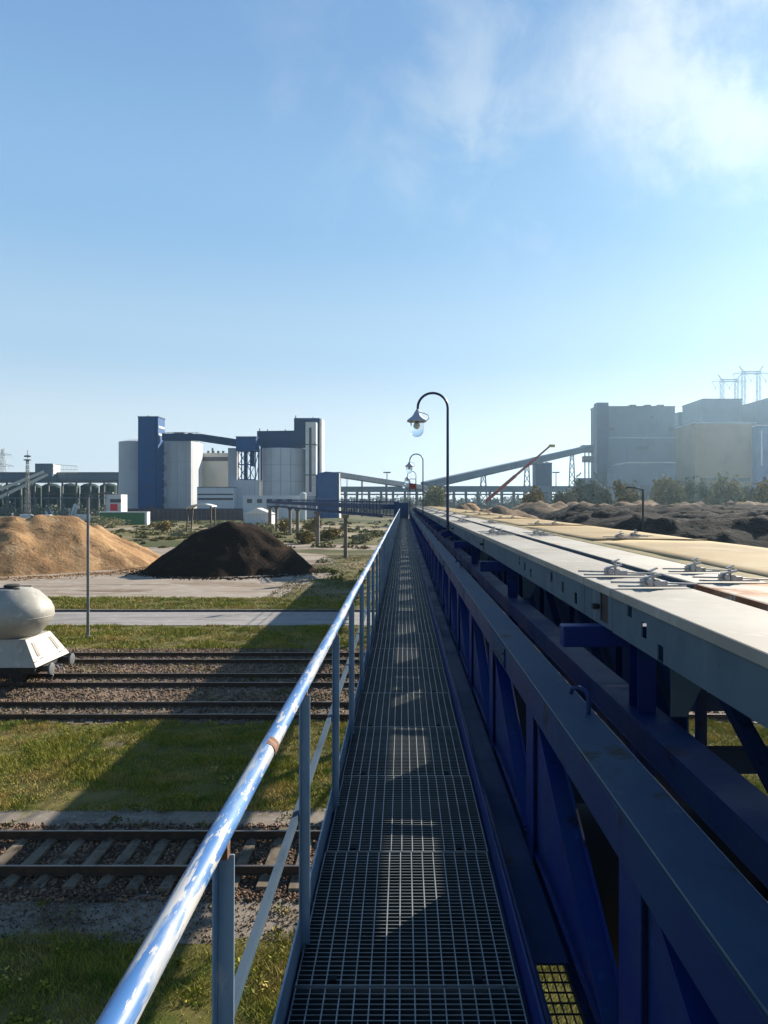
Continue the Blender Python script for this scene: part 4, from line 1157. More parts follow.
# ------------------------------------------------------------------ far left: coal handling plant
t = thing('conveyor_gallery', 'long grey horizontal gallery on supports above the dark green tanks', 'gallery')
y = 420
bx(MB(), -160, 121, 472.8, 480.5, y, 6).build('housing', M['slateclad'], t)
bx(MB(), -160, 121, 480.8, 482.6, y - .3, 6.5).build('floor_beam', M['dgrey'], t)
bx(MB(), -160, 121, 472.1, 472.9, y - .3, 6.6).build('roof_edge', M['dgrey'], t)
for k in range(20):
    X = -150 + 14 * k
    MB().bar((px(X, y), y + 3, 0), (px(X, y), y + 3, pz(482, y)), .8).build('support', M['dgrey'], t)
tf = None
for k in range(13):
    X = -130 + 19.5 * k
    if tf is None:
        tf = thing('tank', 'dark green round tank under the long grey gallery', 'tank', (px(X, 427), 434, 0), group='dark green tanks under the gallery')
        rr = 8.6 * 434 / F
        MB().lathe([(rr, -.3), (rr, pz(486, 434)), (rr * .6, pz(484, 434)), (.1, pz(483, 434))], (0, 0, 0), 28).build('shell', M['greentank'], tf, smooth=True)
        MB().lathe([(rr + .12, pz(494, 434)), (rr + .12, pz(493.4, 434))], (0, 0, 0), 28).build('ring', M['dgrey'], tf)
    else:
        copy_tree(tf, (px(X, 427), 434, 0))
t = thing('pipe_rack', 'thin pale horizontal pipe rack crossing before the dark green tanks', 'pipe rack')
y = 400
bx(MB(), -100, 108, 497.4, 498.3, y, .6).build('pipe', M['slateclad'], t)
for k in range(10):
    X = -90 + 21 * k
    MB().bar((px(X, y), y + .3, 0), (px(X, y), y + .3, pz(497.4, y)), .5).build('support', M['dgrey'], t)
t = thing('machine_house', 'grey box house with roof railing on top of the long gallery', 'building')
y = 415
bx(MB(), 35, 52.5, 463.5, 482, y, 9).build('wall', M['slateclad'], t)
MB().box((px(52.5, y) + .01, y + .3, pz(474, y)), (px(53, y), y + 8.7, pz(464, y))).build('side_wall', M['paleclad'], t)
rl = MB()
for k in range(9):
    X = px(54 + 2.7 * k, y)
    rl.bar((X, y + 2, pz(473, y)), (X, y + 2, pz(465.5, y)), .16)
rl.bar((px(53, y), y + 2, pz(464.4, y)), (px(76, y), y + 2, pz(466, y)), .25).bar((px(53, y), y + 2, pz(469, y)), (px(76, y), y + 2, pz(469.5, y)), .16)
rl.build('railing', M['creamclad'], t)
t = thing('inclined_conveyor', 'pale twin inclined conveyor climbing to the grey machine house', 'conveyor')
for (a, b, m) in (((-30, 502), (44, 471.5), 'creamclad'), ((-27, 510), (47.5, 474.5), 'creamclad')):
    MB().bar(W(a[0], a[1], 392), W(b[0], b[1], 410), 2.2, 1.6).build('trough', M[m], t)
MB().bar(W(-30, 507, 395), W(46, 473.8, 411), 3, .9).build('girder', M['dgrey'], t)
for X, Yt in ((8, 492), (-12, 501), (28, 483.5)):
    MB().bar((px(X, 396), 396, 0), (px(X, 396), 396, pz(Yt, 396)), .6).build('support', M['dgrey'], t)


def lattice_tower(name, lab, cat, x, y, h, wb, wt, m, step, th, arms=()):
    t = thing(name, lab, cat, (x, y, 0))
    a = MB()
    n = max(3, int(h / step))
    for sx in (-1, 1):
        for sy in (-1, 1):
            a.bar((sx * wb / 2, sy * wb / 2, -.3), (sx * wt / 2, sy * wt / 2, h), th)
    for k in range(n):
        z0, z1 = h * k / n, h * (k + 1) / n
        w0, w1 = (wb + (wt - wb) * k / n) / 2, (wb + (wt - wb) * (k + 1) / n) / 2
        for s in (-1, 1):
            a.bar((-w0, s * w0, z0), (w1, s * w1, z1), th * .6).bar((w0, s * w0, z0), (-w1, s * w1, z1), th * .6)
            a.bar((s * w0, -w0, z0), (s * w1, w1, z1), th * .6).bar((s * w0, w0, z0), (s * w1, -w1, z1), th * .6)
    a.build('mast', m, t)
    for (z, L, dz) in arms:
        b = MB()
        for s in (-1, 1):
            b.bar((-L, 0, z), (0, s * wt * .6, z + dz), th * .7).bar((L, 0, z), (0, s * wt * .6, z + dz), th * .7).bar((-L, 0, z), (0, s * wt * .6, z), th * .7).bar((L, 0, z), (0, s * wt * .6, z), th * .7)
        for q in (-L, L, -L * .55, L * .55):
            b.bar((q, 0, z), (q, 0, z - 2.5), th * .5)
        b.build('cross_arm', m, t)
    return t


lattice_tower('pylon', 'faint lattice power pylon with three cross arms beyond the inclined conveyor', 'pylon', px(3, 620), 620, pz(448, 620), 7, 1.6, M['galv'], 4.5, .30,
              [(pz(455, 620), 7.5, 1.5), (pz(466, 620), 9, 1.8)])
t = lattice_tower('light_mast', 'tall lattice floodlight mast with a round platform beside the inclined conveyor', 'floodlight mast', px(27.5, 340), 340, pz(460, 340), 2.0, .8, M['dgrey'], 2.2, .14)
MB().lathe([(1.6, 0), (1.6, .5)], (0, 0, pz(460.5, 340)), 16).build('platform', M['dgrey'], t)
MB().lathe([(1.4, 0), (1.5, .6), (.3, .9)], (0, 0, pz(457, 340)), 16).tube([(0, 0, pz(459, 340)), (0, 0, pz(450, 340))], .12, 6).build('lamp_crown', M['dgrey'], t)
for q, (X, Y_, T, lab) in enumerate(((387, 520, 473, 'thin floodlight mast with flat head above the descending gallery'), (347, 560, 478, 'thin floodlight mast beside the dark blue annex'), (556, 560, 473, 'thin floodlight mast between crane boom and power station'))):
    t = thing('light_mast', lab, 'floodlight mast', (px(X, Y_), Y_, 0))
    MB().tube([(0, 0, -.3), (0, 0, pz(T, Y_))], [.5, .28], 8).build('pole', M['dgrey'], t)
    MB().box((-2.6, -.6, pz(T, Y_)), (2.6, .6, pz(T - 1.2, Y_))).build('lamp_head', M['dgrey'], t)


# parked vehicles in the yard beyond the tan heap
def van(loc, rz, lab, m, L=6.0, h=2.7):
    t = thing('parked_van', lab, 'van', loc, rz)
    MB().prism([(0, -1, .45), (L, -1, .45), (L, -1, 1.25), (L - .8, -1, 1.4), (L - 1.5, -1, h * .86), (L - 2.2, -1, h), (0, -1, h)], (0, 2, 0)).build('body', m, t, bevel=.08)
    MB().prism([(L - .86, -1.015, 1.45), (L - 1.45, -1.015, h * .82), (L - 2.3, -1.015, h * .82), (L - 2.3, -1.015, 1.45)], (0, 2.03, 0)).build('window', M['darkwin'], t)
    for wx in (1.1, L - 1.2):
        for yy in (-1.02, .78):
            MB().tube([(wx, yy, .38), (wx, yy + .24, .38)], .38, 14).build('wheel', M['black'], t)
    return t


van((px(40, 262), 262, 0), 0, 'white van parked beyond the tan heap below the machine house', M['white'])
van((px(20, 270), 270, 0), .3, 'pale grey van parked near the light mast beyond the tan heap', M['paleclad'])
van((px(90, 258), 258, 0), math.pi, 'white van parked beside the green container', M['white'], 6.4, 2.9)
t = thing('wheel_loader', 'small yellow wheel loader beyond the tan heap', 'loader', (px(6, 255), 255, 0))
MB().box((0, -1, .9), (3.2, 1, 2.0)).build('body', M['yellow'], t, bevel=.1)
MB().box((1.0, -.8, 2.0), (2.3, .8, 3.3)).build('cab', M['darkwin'], t, bevel=.06)
MB().prism([(4.3, -1.3, .25), (5.3, -1.3, .2), (5.4, -1.3, 1.2), (4.6, -1.3, 1.0)], (0, 2.6, 0)).bar((3.1, 0, 1.6), (4.5, 0, .8), .4).build('bucket', M['yellow'], t)
for wx in (.6, 2.7):
    for yy in (-1.15, .75):
        MB().tube([(wx, yy, .75), (wx, yy + .4, .75)], .75, 16).build('wheel', M['black'], t)
t = thing('scrap_stack', 'low jumble of stacked pale machine parts beyond the tan heap', 'machine parts', (px(62, 300), 300, 0))
rs2 = random.Random(3)
for k in range(16):
    a = Vector((rs2.uniform(-8, 8), rs2.uniform(-2, 2), 0)); h = rs2.uniform(2, 9 - abs(a.x) * .6)
    MB().bar(a + Vector((0, 0, -.2)), a + Vector((rs2.uniform(-2, 2), 0, h)), rs2.uniform(.3, 1.0), .5).build('frame', rs2.choice([M['paleclad'], M['dgrey'], M['creamclad']]), t)

# ------------------------------------------------------------------ middle distance: galleries, crane, blue block
t = thing('conveyor_gallery', 'grey enclosed gallery descending from the dark blue annex', 'gallery')
MB().bar(W(337, 474.5, 336), W(426, 488, 400), 3.0, 2.3).build('housing', M['slateclad'], t)
MB().bar(W(337, 476.5, 336), W(426, 490, 400), 2.2, .7).build('girder', M['dgrey'], t)
for X, Y_, T in ((362, 354, 479), (386, 371, 483), (408, 387, 487)):
    MB().bar((px(X, Y_), Y_, 0), (px(X, Y_), Y_, pz(T, Y_)), .7).build('support', M['dgrey'], t)
t = thing('conveyor_gallery', 'long grey gallery climbing to the power station on lattice supports', 'gallery')
g0, g1_ = W(424, 485, 420), W(592, 447, 590)
MB().bar(g0, g1_, 4.5, 3.6).build('housing', M['slateclad'], t)
MB().bar(g0 - Vector((0, 0, 2.4)), g1_ - Vector((0, 0, 2.4)), 3.4, .8).build('girder', M['dgrey'], t)
for fr_ in (.28, .53, .84):
    q = g0.lerp(g1_, fr_)
    s = MB()
    for sx in (-1, 1):
        s.bar((q.x + sx * 3.0, q.y, 0), (q.x + sx * 1.2, q.y, q.z - 2), .7)
    n = max(2, int(q.z / 6))
    for k in range(n):
        w0, w1 = 3 - 1.8 * k / n, 3 - 1.8 * (k + 1) / n
        s.bar((q.x - w0, q.y, (q.z - 2) * k / n), (q.x + w1, q.y, (q.z - 2) * (k + 1) / n), .4).bar((q.x + w0, q.y, (q.z - 2) * k / n), (q.x - w1, q.y, (q.z - 2) * (k + 1) / n), .4)
    s.build('support', M['dgrey'], t)
for lab, xa, xb, ya, yt, yb in (('low grey horizontal gallery behind the second bridge lamp, left of the tree', 339, 424, 430, 486.5, 492), ('low grey horizontal gallery behind the red crane boom, on thick piers', 436, 590, 430, 486, 492)):
    t = thing('conveyor_gallery', lab.replace(', left of the tree', ' and the descending gallery'), 'gallery')
    bx(MB(), xa, xb, yt, yb, ya, 5).build('housing', M['slateclad'], t)
    bx(MB(), xa, xb, yb + 1.6, yb + 3.0, ya, 5).build('lower_deck', M['dgrey'], t)
    for k in range(int((xb - xa) / 12)):
        X = xa + 6 + 12 * k
        bx(MB(), X - 1.2, X + 1.2, yb, None, ya + 1, 2.5).build('support', M['dgrey'], t)
t = thing('mobile_crane', 'mobile crane with a long red telescopic boom raised behind the sandy mounds', 'crane', (px(484, 240), 240, 0))
tip = W(550, 446, 246); base = Vector((px(486, 240), 240, pz(501, 240)))
o_ = Vector((px(484, 240), 240, 0))
b0, b1, b2 = base - o_, (base.lerp(tip, .45)) - o_, tip - o_
MB().bar(b0, b1, .85, .95).build('boom', M['craneorange'], t)
MB().bar(b0.lerp(b2, .44), b0.lerp(b2, .78), .65, .72).build('boom_section', M['craneorange'], t)
MB().bar(b0.lerp(b2, .77), b2, .48, .52).build('boom_tip', M['craneorange'], t)
MB().box((b2.x - .3, b2.y - .4, b2.z - .4), (b2.x + 1.6, b2.y + .4, b2.z + .5)).build('sheave_head', M['yellow'], t)
MB().box((-5, -1.3, .9), (7, 1.3, 2.0)).build('chassis', M['yellow'], t, bevel=.08)
MB().box((-2.5, -1.2, 2.0), (2.6, 1.2, 4.0)).build('turret', M['craneorange'], t, bevel=.08)
MB().prism([(5, -1.25, 2.0), (7.2, -1.25, 2.0), (7.0, -1.25, 2.8), (6.3, -1.25, 3.6), (5, -1.25, 3.6)], (0, 2.5, 0)).build('cab', M['darkwin'], t)
for wx in (-3.8, -2.2, 2.6, 4.2, 5.8):
    for yy in (-1.35, .9):
        MB().tube([(wx, yy, .62), (wx, yy + .45, .62)], .62, 14).build('wheel', M['black'], t)
t = thing('machine_house', 'dark blue block building beneath the climbing gallery', 'building')
y = 500
bx(MB(), 535.5, 552, 463.5, None, y, 12).build('wall', M['navyclad'], t)
bx(MB(), 535.2, 552.3, 462.6, 463.6, y - .2, 12.4).build('roof_edge', M['dgrey'], t)
bx(MB(), 546, 549, 462, 463, y + 3, 3).build('roof_vent', M['dgrey'], t)

# ------------------------------------------------------------------ power station
t = thing('boiler_house', 'huge grey boiler house with a darker stair tower, hazy beyond the trees', 'building')
y = 600
bx(MB(), 596.5, 675, 407, None, y, 18).build('wall', M['slateclad'], t)
bx(MB(), 596.1, 675.4, 406, 407.3, y - .3, 18.6).build('parapet', M['dgrey'], t)
bx(MB(), 597, 608.5, 402.5, None, y - 7, 10).build('stair_tower', M['navyclad'], t)
bx(MB(), 608.6, 675, 438, None, y - 3, 3).build('lower_wall', M['slateclad'], t)
bx(MB(), 608.6, 675.2, 437, 438.2, y - 3.4, 3.4).build('ledge', M['greyclad'], t)
for X, T, w_, h_ in ((610, 427.5, 4, 3), (668, 427, 5, 4), (637, 446, 12, 4), (650, 416, 3, 2)):
    bx(MB(), X, X + w_, T, T + h_, y - 3.6 if T > 438 else y - .4, .3).build('louvre', M['darkwin'], t)
for X in (630, 658, 645):
    bx(MB(), X, X + 6, 404.6, 406.2, y + 6, 8).build('roof_vent', M['dgrey'], t)
t = thing('turbine_hall', 'low pale blue hall with rounded roof corner at the foot of the boiler house', 'building')
y = 560
arc = [(616, 498), (616, 472), (617.5, 467.5), (621, 464.5), (626, 463.2), (676, 463.2), (676, 498)]
MB().prism([(px(a, y), y, pz(min(b, 511), y) if b < 490 else -.3) for a, b in arc], (0, 24, 0)).build('wall', M['slateclad'], t)
MB().prism([(px(a, y), y - .4, pz(b, y)) for a, b in ((620, 464.9), (626, 463), (676, 463), (676, 462), (626, 462), (619.5, 464.2))], (0, 25, 0)).build('roof_edge', M['white'], t)
bx(MB(), 640, 650, 485, None, y - .3, .5).build('door', M['darkwin'], t)
t = thing('filter_house', 'beige clad block building in front of the stepped grey boiler house', 'building')
y = 560
bx(MB(), 695, 756, 423, None, y, 42).build('wall', M['beige'], t)
bx(MB(), 694.6, 756.4, 422, 423.2, y - .3, 42.6).build('parapet', M['paleclad'], t)
bx(MB(), 700, 750, 478, 481, y - .3, .4).build('louvre', M['darkwin'], t)
t = thing('boiler_house', 'stepped grey boiler house rising behind the beige block', 'building')
y = 620
bx(MB(), 703, 742, 399.5, None, y, 46).build('wall', M['slateclad'], t)
bx(MB(), 702.7, 742.3, 398.6, 399.8, y - .3, 46.6).build('parapet', M['dgrey'], t)
bx(MB(), 679, 704, 412, None, y + 46.5, 20).build('low_wing', M['slateclad'], t)
bx(MB(), 684, 690, 417, 421, y + 46, .6).build('louvre', M['darkwin'], t)
t = thing('boiler_house', 'tall grey boiler block cut by the picture edge, under the portal pylons', 'building')
y = 585
bx(MB(), 770, 850, 398.2, None, y, 60).build('wall', M['slateclad'], t)
bx(MB(), 769.7, 850, 397.3, 398.5, y - .3, 60.5).build('parapet', M['dgrey'], t)
t = thing('elevator_tower', 'dark blue building with a white vertical strip beside the beige block', 'building')
y = 552
bx(MB(), 757, 800, 425.5, None, y, 25).build('wall', M['blueclad'], t)
bx(MB(), 761, 762.5, 430, 466, y - .2, .3).build('strip', M['white'], t)
bx(MB(), 756.8, 800, 424.8, 425.8, y - .25, 25.5).build('parapet', M['paleclad'], t)
t = thing('transfer_tower', 'small dark grey transfer tower at the upper end of the climbing gallery', 'tower')
y = 588
bx(MB(), 583, 594, 445, 452, y, 9).build('cabin', M['slateclad'], t)
bx(MB(), 584, 594, 456, 462, y + 1, 7).build('platform', M['dgrey'], t)
for X in (585, 589, 593):
    bx(MB(), X - .5, X + .5, 452, None, y + 2, .8).build('column', M['dgrey'], t)
bx(MB(), 578, 596, 478, None, y - 4, 8).build('base_block', M['slateclad'], t)

M['pylon'] = mat('pylon steel', (.20, .23, .27), rough=.6)


def portal_pylon(lab, y, xl, xr, ytop, xa, xb):
    t = thing('pylon', lab, 'pylon', (px((xl + xr) / 2, y), y, 0))
    ox = px((xl + xr) / 2, y); zt = pz(ytop, y)
    for X in (xl, xr):
        a = MB(); c = px(X, y) - ox; w = 1.5
        for sx in (-1, 1):
            for sy in (-1, 1):
                a.bar((c + sx * w, sy * w, -.3), (c + sx * w, sy * w, zt), .42)
        n = int(zt / 4)
        for k in range(n):
            z0, z1 = zt * k / n, zt * (k + 1) / n; s = 1 if k % 2 else -1
            a.bar((c - s * w, -w, z0), (c + s * w, -w, z1), .26).bar((c - w, s * w, z0), (c - w, -s * w, z1), .26)
        a.build('leg', M['pylon'], t)
    a = MB(); L, R_ = px(xl - 1.5, y) - ox, px(xr + 1.5, y) - ox
    for dz in (0, -2.2):
        for sy in (-1.4, 1.4):
            a.bar((L, sy, zt + dz), (R_, sy, zt + dz), .45)
    n = 8
    for k in range(n):
        x0, x1 = L + (R_ - L) * k / n, L + (R_ - L) * (k + 1) / n
        a.bar((x0, -1.4, zt - (2.2 if k % 2 else 0)), (x1, -1.4, zt - (0 if k % 2 else 2.2)), .3)
    XA, XB = px(xa, y) - ox, px(xb, y) - ox
    a.bar((L, 0, zt - 1.6), (XA, 0, zt - 2.4), .4).bar((R_, 0, zt - 1.6), (XB, 0, zt - 2.4), .4).bar((L, 0, zt), (XA, 0, zt - 2.4), .3).bar((R_, 0, zt), (XB, 0, zt - 2.4), .3)
    a.build('cross_arm', M['pylon'], t)
    for s, X in ((-1, L), (1, R_)):
        MB().bar((X - s * .5, 0, zt), (X + s * 3.0, 0, zt + 5.5), .5).bar((X - s * 2.5, 0, zt), (X + s * 3.0, 0, zt + 5.5), .3).build('earth_peak', M['pylon'], t)
    for ca, cb_ in ((XA, L - 1), (L + (R_ - L) * .25, L + (R_ - L) * .75), (R_ + 1, XB)):
        mid = (ca + cb_) / 2
        MB().bar((ca, 0, zt - 2.4), (mid, 0, zt - 8.5), .3).bar((cb_, 0, zt - 2.4), (mid, 0, zt - 8.5), .3).bar((mid, 0, zt - 8.4), (mid, 0, zt - 10.5), .5).build('insulator', M['pylon'], t)
    return t


portal_pylon('portal pylon with hanging V insulators above the stepped boiler house, smaller one', 760, 722, 736.5, 379.5, 711.5, 746.5)
portal_pylon('taller portal pylon with hanging V insulators above the boiler block roof', 700, 743.5, 758.5, 371.5, 732.5, 770)


# ------------------------------------------------------------------ trees and bushes
def crown_mesh(name, rx, ry, rz, zc, n, leaf, seed, m, parent, lobes=9):
    r = np.random.default_rng(seed)
    lc = r.normal(size=(lobes, 3)); lc /= np.linalg.norm(lc, axis=1)[:, None]
    lc *= (r.random(lobes) ** .5)[:, None] * .62
    lc[:, 2] = lc[:, 2] * .9
    lr = r.uniform(.28, .50, lobes)
    w = lr ** 2; which = r.choice(lobes, n, p=w / w.sum())
    d = r.normal(size=(n, 3)); d /= np.linalg.norm(d, axis=1)[:, None]
    rad = lr[which] * (r.random(n) ** .45) * (1 + .25 * r.normal(size=n))
    p = lc[which] + d * rad[:, None]
    p = p * np.array([rx, ry, rz]) + np.array([0, 0, zc])
    u = r.normal(size=(n, 3)); u /= np.linalg.norm(u, axis=1)[:, None]
    v = np.cross(u, r.normal(size=(n, 3))); v /= np.linalg.norm(v, axis=1)[:, None]
    s = leaf * r.uniform(.6, 1.4, n)[:, None]
    q = np.stack([p - u * s - v * s * .6, p + u * s - v * s * .6, p + u * s + v * s * .6, p - u * s + v * s * .6], 1)
    f = np.arange(n * 4).reshape(n, 4)
    return np_mesh(name, q.reshape(-1, 3), f, m, parent)


def tree(label, x, y, h, w, m, seed, group, n=1500, name='tree', cat='tree', bottom=.12, leaf=.0):
    t = thing(name, label, cat, (x, y, 0), group=group)
    r = random.Random(seed)
    tk = MB().tube([(0, 0, -.2), (.02 * h, 0, h * .3), (.0, .02 * h, h * .62), (.02 * h, .01 * h, h * .85)], [h * .028, h * .02, h * .012, h * .004], 8)
    for k in range(7):
        a = r.uniform(0, 6.28); z = h * r.uniform(.2, .6); L = w * r.uniform(.25, .42)
        tk.tube([(.01 * h, 0, z), (math.cos(a) * L * .6, math.sin(a) * L * .6, z + h * .10), (math.cos(a) * L, math.sin(a) * L, z + h * .22)], [h * .010, h * .006, h * .002], 6)
    tk.build('trunk', M['bark'], t, smooth=True)
    crown_mesh('crown', w * .62, w * .62, h * .55, h * (.5 + bottom * .5), n, max(h * .024, leaf), seed, M[m], t, 11)
    return t


gt = 'bushy trees before the power station'
TS = [(566, 487, 190, 26, 'leafdark', 'dark bushy tree in haze beneath the upper end of the climbing gallery'),
      (588, 478, 215, 34, 'leafdark', 'tall dark shrubby tree below the transfer tower'),
      (602, 484, 205, 26, 'leafdark', 'dark thin bush between the tall shrubby tree and yellow bush'),
      (624, 483, 200, 30, 'leafgold', 'yellowing bush behind the dark street lamp head'),
      (665, 477, 205, 38, 'leaf', 'rounded olive tree just beside the dark street lamp'),
      (690, 482, 220, 26, 'leafdark', 'narrow dark tree between the two rounded olive trees'),
      (723, 476, 205, 36, 'leaf', 'rounded pale olive tree in front of the beige block'),
      (706, 480, 235, 20, 'leafdark', 'slim dark conifer-like tree behind the rounded olive trees'),
      (748, 484, 215, 24, 'leafdark', 'dark bush below the blue building with the white strip'),
      (768, 478, 190, 26, 'leafgold', 'golden tree cut by the picture edge'),
      (536, 489, 185, 24, 'leafgold', 'low yellowish bush beneath the dark blue block building')]
for i, (X, T, y, w_, m, lab) in enumerate(TS):
    h = pz(T, y) * 1.16
    tree(lab, px(X, y), y, h * 1.0, w_ * y / F, m, 100 + i, gt, 3600, bottom=-.12)
tree('round hazy tree standing behind the second bridge lamp', px(434, 230), 230, pz(476, 230), 30 * 230 / F, 'leaf', 301, None, 3000, bottom=-.12)
gb_ = 'yellowing bushes around the concrete piers'
for i, (X, y, hh, w_, m, lab) in enumerate([(305, 128, 2.6, 4.0, 'leafgold', 'tall yellow bush between two concrete piers of the side bridge'),
                                            (329, 140, 3.0, 5.0, 'leafgold', 'wide yellow-green bush under the side bridge'),
                                            (284, 170, 4.5, 5.0, 'leafgold', 'orange-brown sapling bush behind the paired piers'),
                                            (262, 175, 3.4, 6.0, 'leaf', 'green bush in front of the white roofed shed'),
                                            (163, 175, 4.0, 6.0, 'leafgold', 'yellow bush beside the open shelter'),
                                            (107, 205, 4.0, 11, 'leaf', 'green bush in front of the green container'),
                                            (222, 190, 3.0, 9, 'leaf', 'olive bush behind the dark heap, by the fence wall'),
                                            (180, 150, 2.2, 8, 'leaf', 'low olive bush between shelter and tan heap'),
                                            (362, 130, 2.4, 5, 'leaf', 'low green bush next to the first concrete pier'),
                                            (314, 180, 5.0, 6, 'leafgold', 'tall golden sapling behind the side bridge')]):
    tree(lab, px(X, y), y, hh, w_, m, 400 + i, gb_, 900, 'bush', 'bush', -.25, leaf=.17)


# scrub and far wood: masses nobody could count
def scatter_clumps(name, spots, m, seed, per, leaf):
    r = np.random.default_rng(seed)
    P = []
    for (x, y, rx, rz) in spots:
        d = r.normal(size=(per, 3)); d /= np.linalg.norm(d, axis=1)[:, None]
        d *= (r.random(per) ** .5)[:, None]
        d[:, 2] = np.abs(d[:, 2])
        P.append(d * np.array([rx, rx, rz]) + np.array([x, y, 0]))
    p = np.concatenate(P); n = len(p)
    u = r.normal(size=(n, 3)); u /= np.linalg.norm(u, axis=1)[:, None]
    v = np.cross(u, r.normal(size=(n, 3))); v /= np.linalg.norm(v, axis=1)[:, None]
    s = leaf * r.uniform(.5, 1.5, n)[:, None]
    q = np.stack([p - u * s - v * s * .6, p + u * s - v * s * .6, p + u * s + v * s * .6, p - u * s + v * s * .6], 1)
    return tag(np_mesh(name, q.reshape(-1, 3), np.arange(n * 4).reshape(n, 4), m), kind='stuff')


r_ = random.Random(17)
scatter_clumps('undergrowth', [(r_.uniform(-75, 2) * y / 200 * 1.2, y, r_.uniform(.6, 1.8), r_.uniform(.25, .8)) for y in [r_.uniform(112, 280) for k in range(330)]], M['weed'], 5, 60, .16)
scatter_clumps('undergrowth', [(x, y, r_.uniform(.5, 1.4), r_.uniform(.2, .7)) for x, y in [(r_.uniform(-10, 4), r_.uniform(62, 105)) for k in range(14)]], M['weed'], 6, 70, .10)
scatter_clumps('woods', [(x, r_.uniform(820, 1100), r_.uniform(8, 15), r_.uniform(10, 17)) for x in [-800 + 1900 * k / 330 for k in range(330)]], M['leafdark'], 9, 110, 1.3)
scatter_clumps('woods', [(x, r_.uniform(300, 380), r_.uniform(3, 6), r_.uniform(4, 7.5)) for x in [60 + 200 * k / 70 for k in range(70)]], M['leafdark'], 10, 110, .5)
scatter_clumps('woods', [(x, r_.uniform(455, 480), r_.uniform(4, 7), r_.uniform(13, 18)) for x in [-330 + 160 * k / 50 for k in range(50)]], M['leafdark'], 12, 120, .7)

scatter_clumps('woods', [(x, r_.uniform(448, 475), r_.uniform(4, 7), r_.uniform(7, 12)) for x in [-45 + 180 * k / 60 for k in range(60)]], M['leafdark'], 14, 130, .7)
scatter_clumps('woods', [(x, r_.uniform(385, 396), r_.uniform(3, 5), r_.uniform(4, 8)) for x in [-260 + 105 * k / 26 for k in range(26)]], M['leafdark'], 15, 110, .5)
scatter_clumps('weeds', [(r_.uniform(-11, 2), r_.choice([r_.uniform(7.5, 12.4), r_.uniform(17.0, 24.3)]), r_.uniform(.08, .32), r_.uniform(.04, .17)) for k in range(150)], M['blade'], 21, 60, .022)
scatter_clumps('weeds', [(r_.uniform(-20, 2), r_.choice([r_.uniform(12.2, 13.5), r_.uniform(15.9, 17.3), r_.uniform(24, 36)]), r_.uniform(.08, .35), r_.uniform(.04, .16)) for k in range(110)], M['weed'], 22, 50, .022)
def spill(name, cx, cy, rx, ry, n, r, m, a0, a1):
    q = rng.uniform(a0, a1, n); d = 1 + np.abs(rng.normal(0, .11, n))
    o = stones(name, 0, 1, 0, 1, n, r, m, .0)
    co = np.empty(n * 18, np.float32); o.data.vertices.foreach_get('co', co); co = co.reshape(n, 6, 3)
    c = co.mean(1, keepdims=True).copy(); c[..., 2] = 0
    co = co - c; co[..., 0] += (cx + rx * d * np.cos(q))[:, None]; co[..., 1] += (cy + ry * d * np.sin(q))[:, None]
    o.data.vertices.foreach_set('co', co.ravel()); o.data.update()
spill('spilled_gravel', -18, 78, 8.3, 8.0, 1500, .09, M['dark'], -3.2, .15)
spill('spilled_gravel', -47, 80, 17.5, 11.5, 1600, .09, M['sand'], -1.8, .4)
# ------------------------------------------------------------------ haze
hz = MB().box((-2500, -80, -1), (2500, 2500, 150)).build('haze', bpy.data.materials.new('haze air'))
tag(hz, kind='stuff')
hm = hz.data.materials[0]; hm.use_nodes = True
nt = hm.node_tree; nt.nodes.clear()
out = nt.nodes.new('ShaderNodeOutputMaterial'); pv = nt.nodes.new('ShaderNodeVolumePrincipled')
pv.inputs['Color'].default_value = (.52, .77, 1.0, 1)
pv.inputs['Density'].default_value = .00014
pv.inputs['Anisotropy'].default_value = .68
nt.links.new(pv.outputs[0], out.inputs['Volume'])

# ------------------------------------------------------------------ sun and sky
sd = bpy.data.lights.new('sun', 'SUN'); so = bpy.data.objects.new('sun', sd); COL.objects.link(so)
sd.energy = 5.0; sd.angle = R(.53); sd.color = (1.0, .90, .76)
so.rotation_euler = (-SUN).to_track_quat('-Z', 'Y').to_euler()
so.location = (40, 50, 60)
w = bpy.data.worlds.new('World'); SC.world = w; w.use_nodes = True
nt = w.node_tree; N, L = nt.nodes, nt.links
bg = N['Background']
sky = N.new('ShaderNodeTexSky'); sky.sky_type = 'NISHITA'; sky.sun_disc = False
sky.sun_elevation = EL; sky.sun_rotation = AZ
sky.air_density = 1.0; sky.dust_density = .05; sky.ozone_density = 1.6; sky.altitude = 120
bg.inputs['Strength'].default_value = .066
# clear autumn sky: the Nishita sky blended with a steady blue-to-pale elevation gradient of the same dome
tcs = N.new('ShaderNodeTexCoord')
sx = N.new('ShaderNodeSeparateXYZ'); L.new(tcs.outputs['Generated'], sx.inputs[0])
cr = N.new('ShaderNodeValToRGB'); cr.color_ramp.interpolation = 'EASE'
K = 7.5
stops = [(0.0, (.9, 1.0, 1.1)), (.47, (2.6, 3.0, 3.2)), (.5, (5.7, 6.15, 6.4)), (.54, (4.9, 5.8, 6.35)), (.60, (3.15, 4.6, 6.0)), (.68, (2.0, 3.65, 5.7)), (.78, (1.42, 2.75, 4.9)), (.86, (.85, 1.8, 3.6)), (1.0, (.5, 1.1, 2.5))]
el = cr.color_ramp.elements
el[0].position, el[0].color = stops[0][0], tuple(c / K for c in stops[0][1]) + (1,)
el[1].position, el[1].color = stops[-1][0], tuple(c / K for c in stops[-1][1]) + (1,)
for p_, c_ in stops[1:-1]:
    e_ = el.new(p_); e_.color = tuple(c / K for c in c_) + (1,)
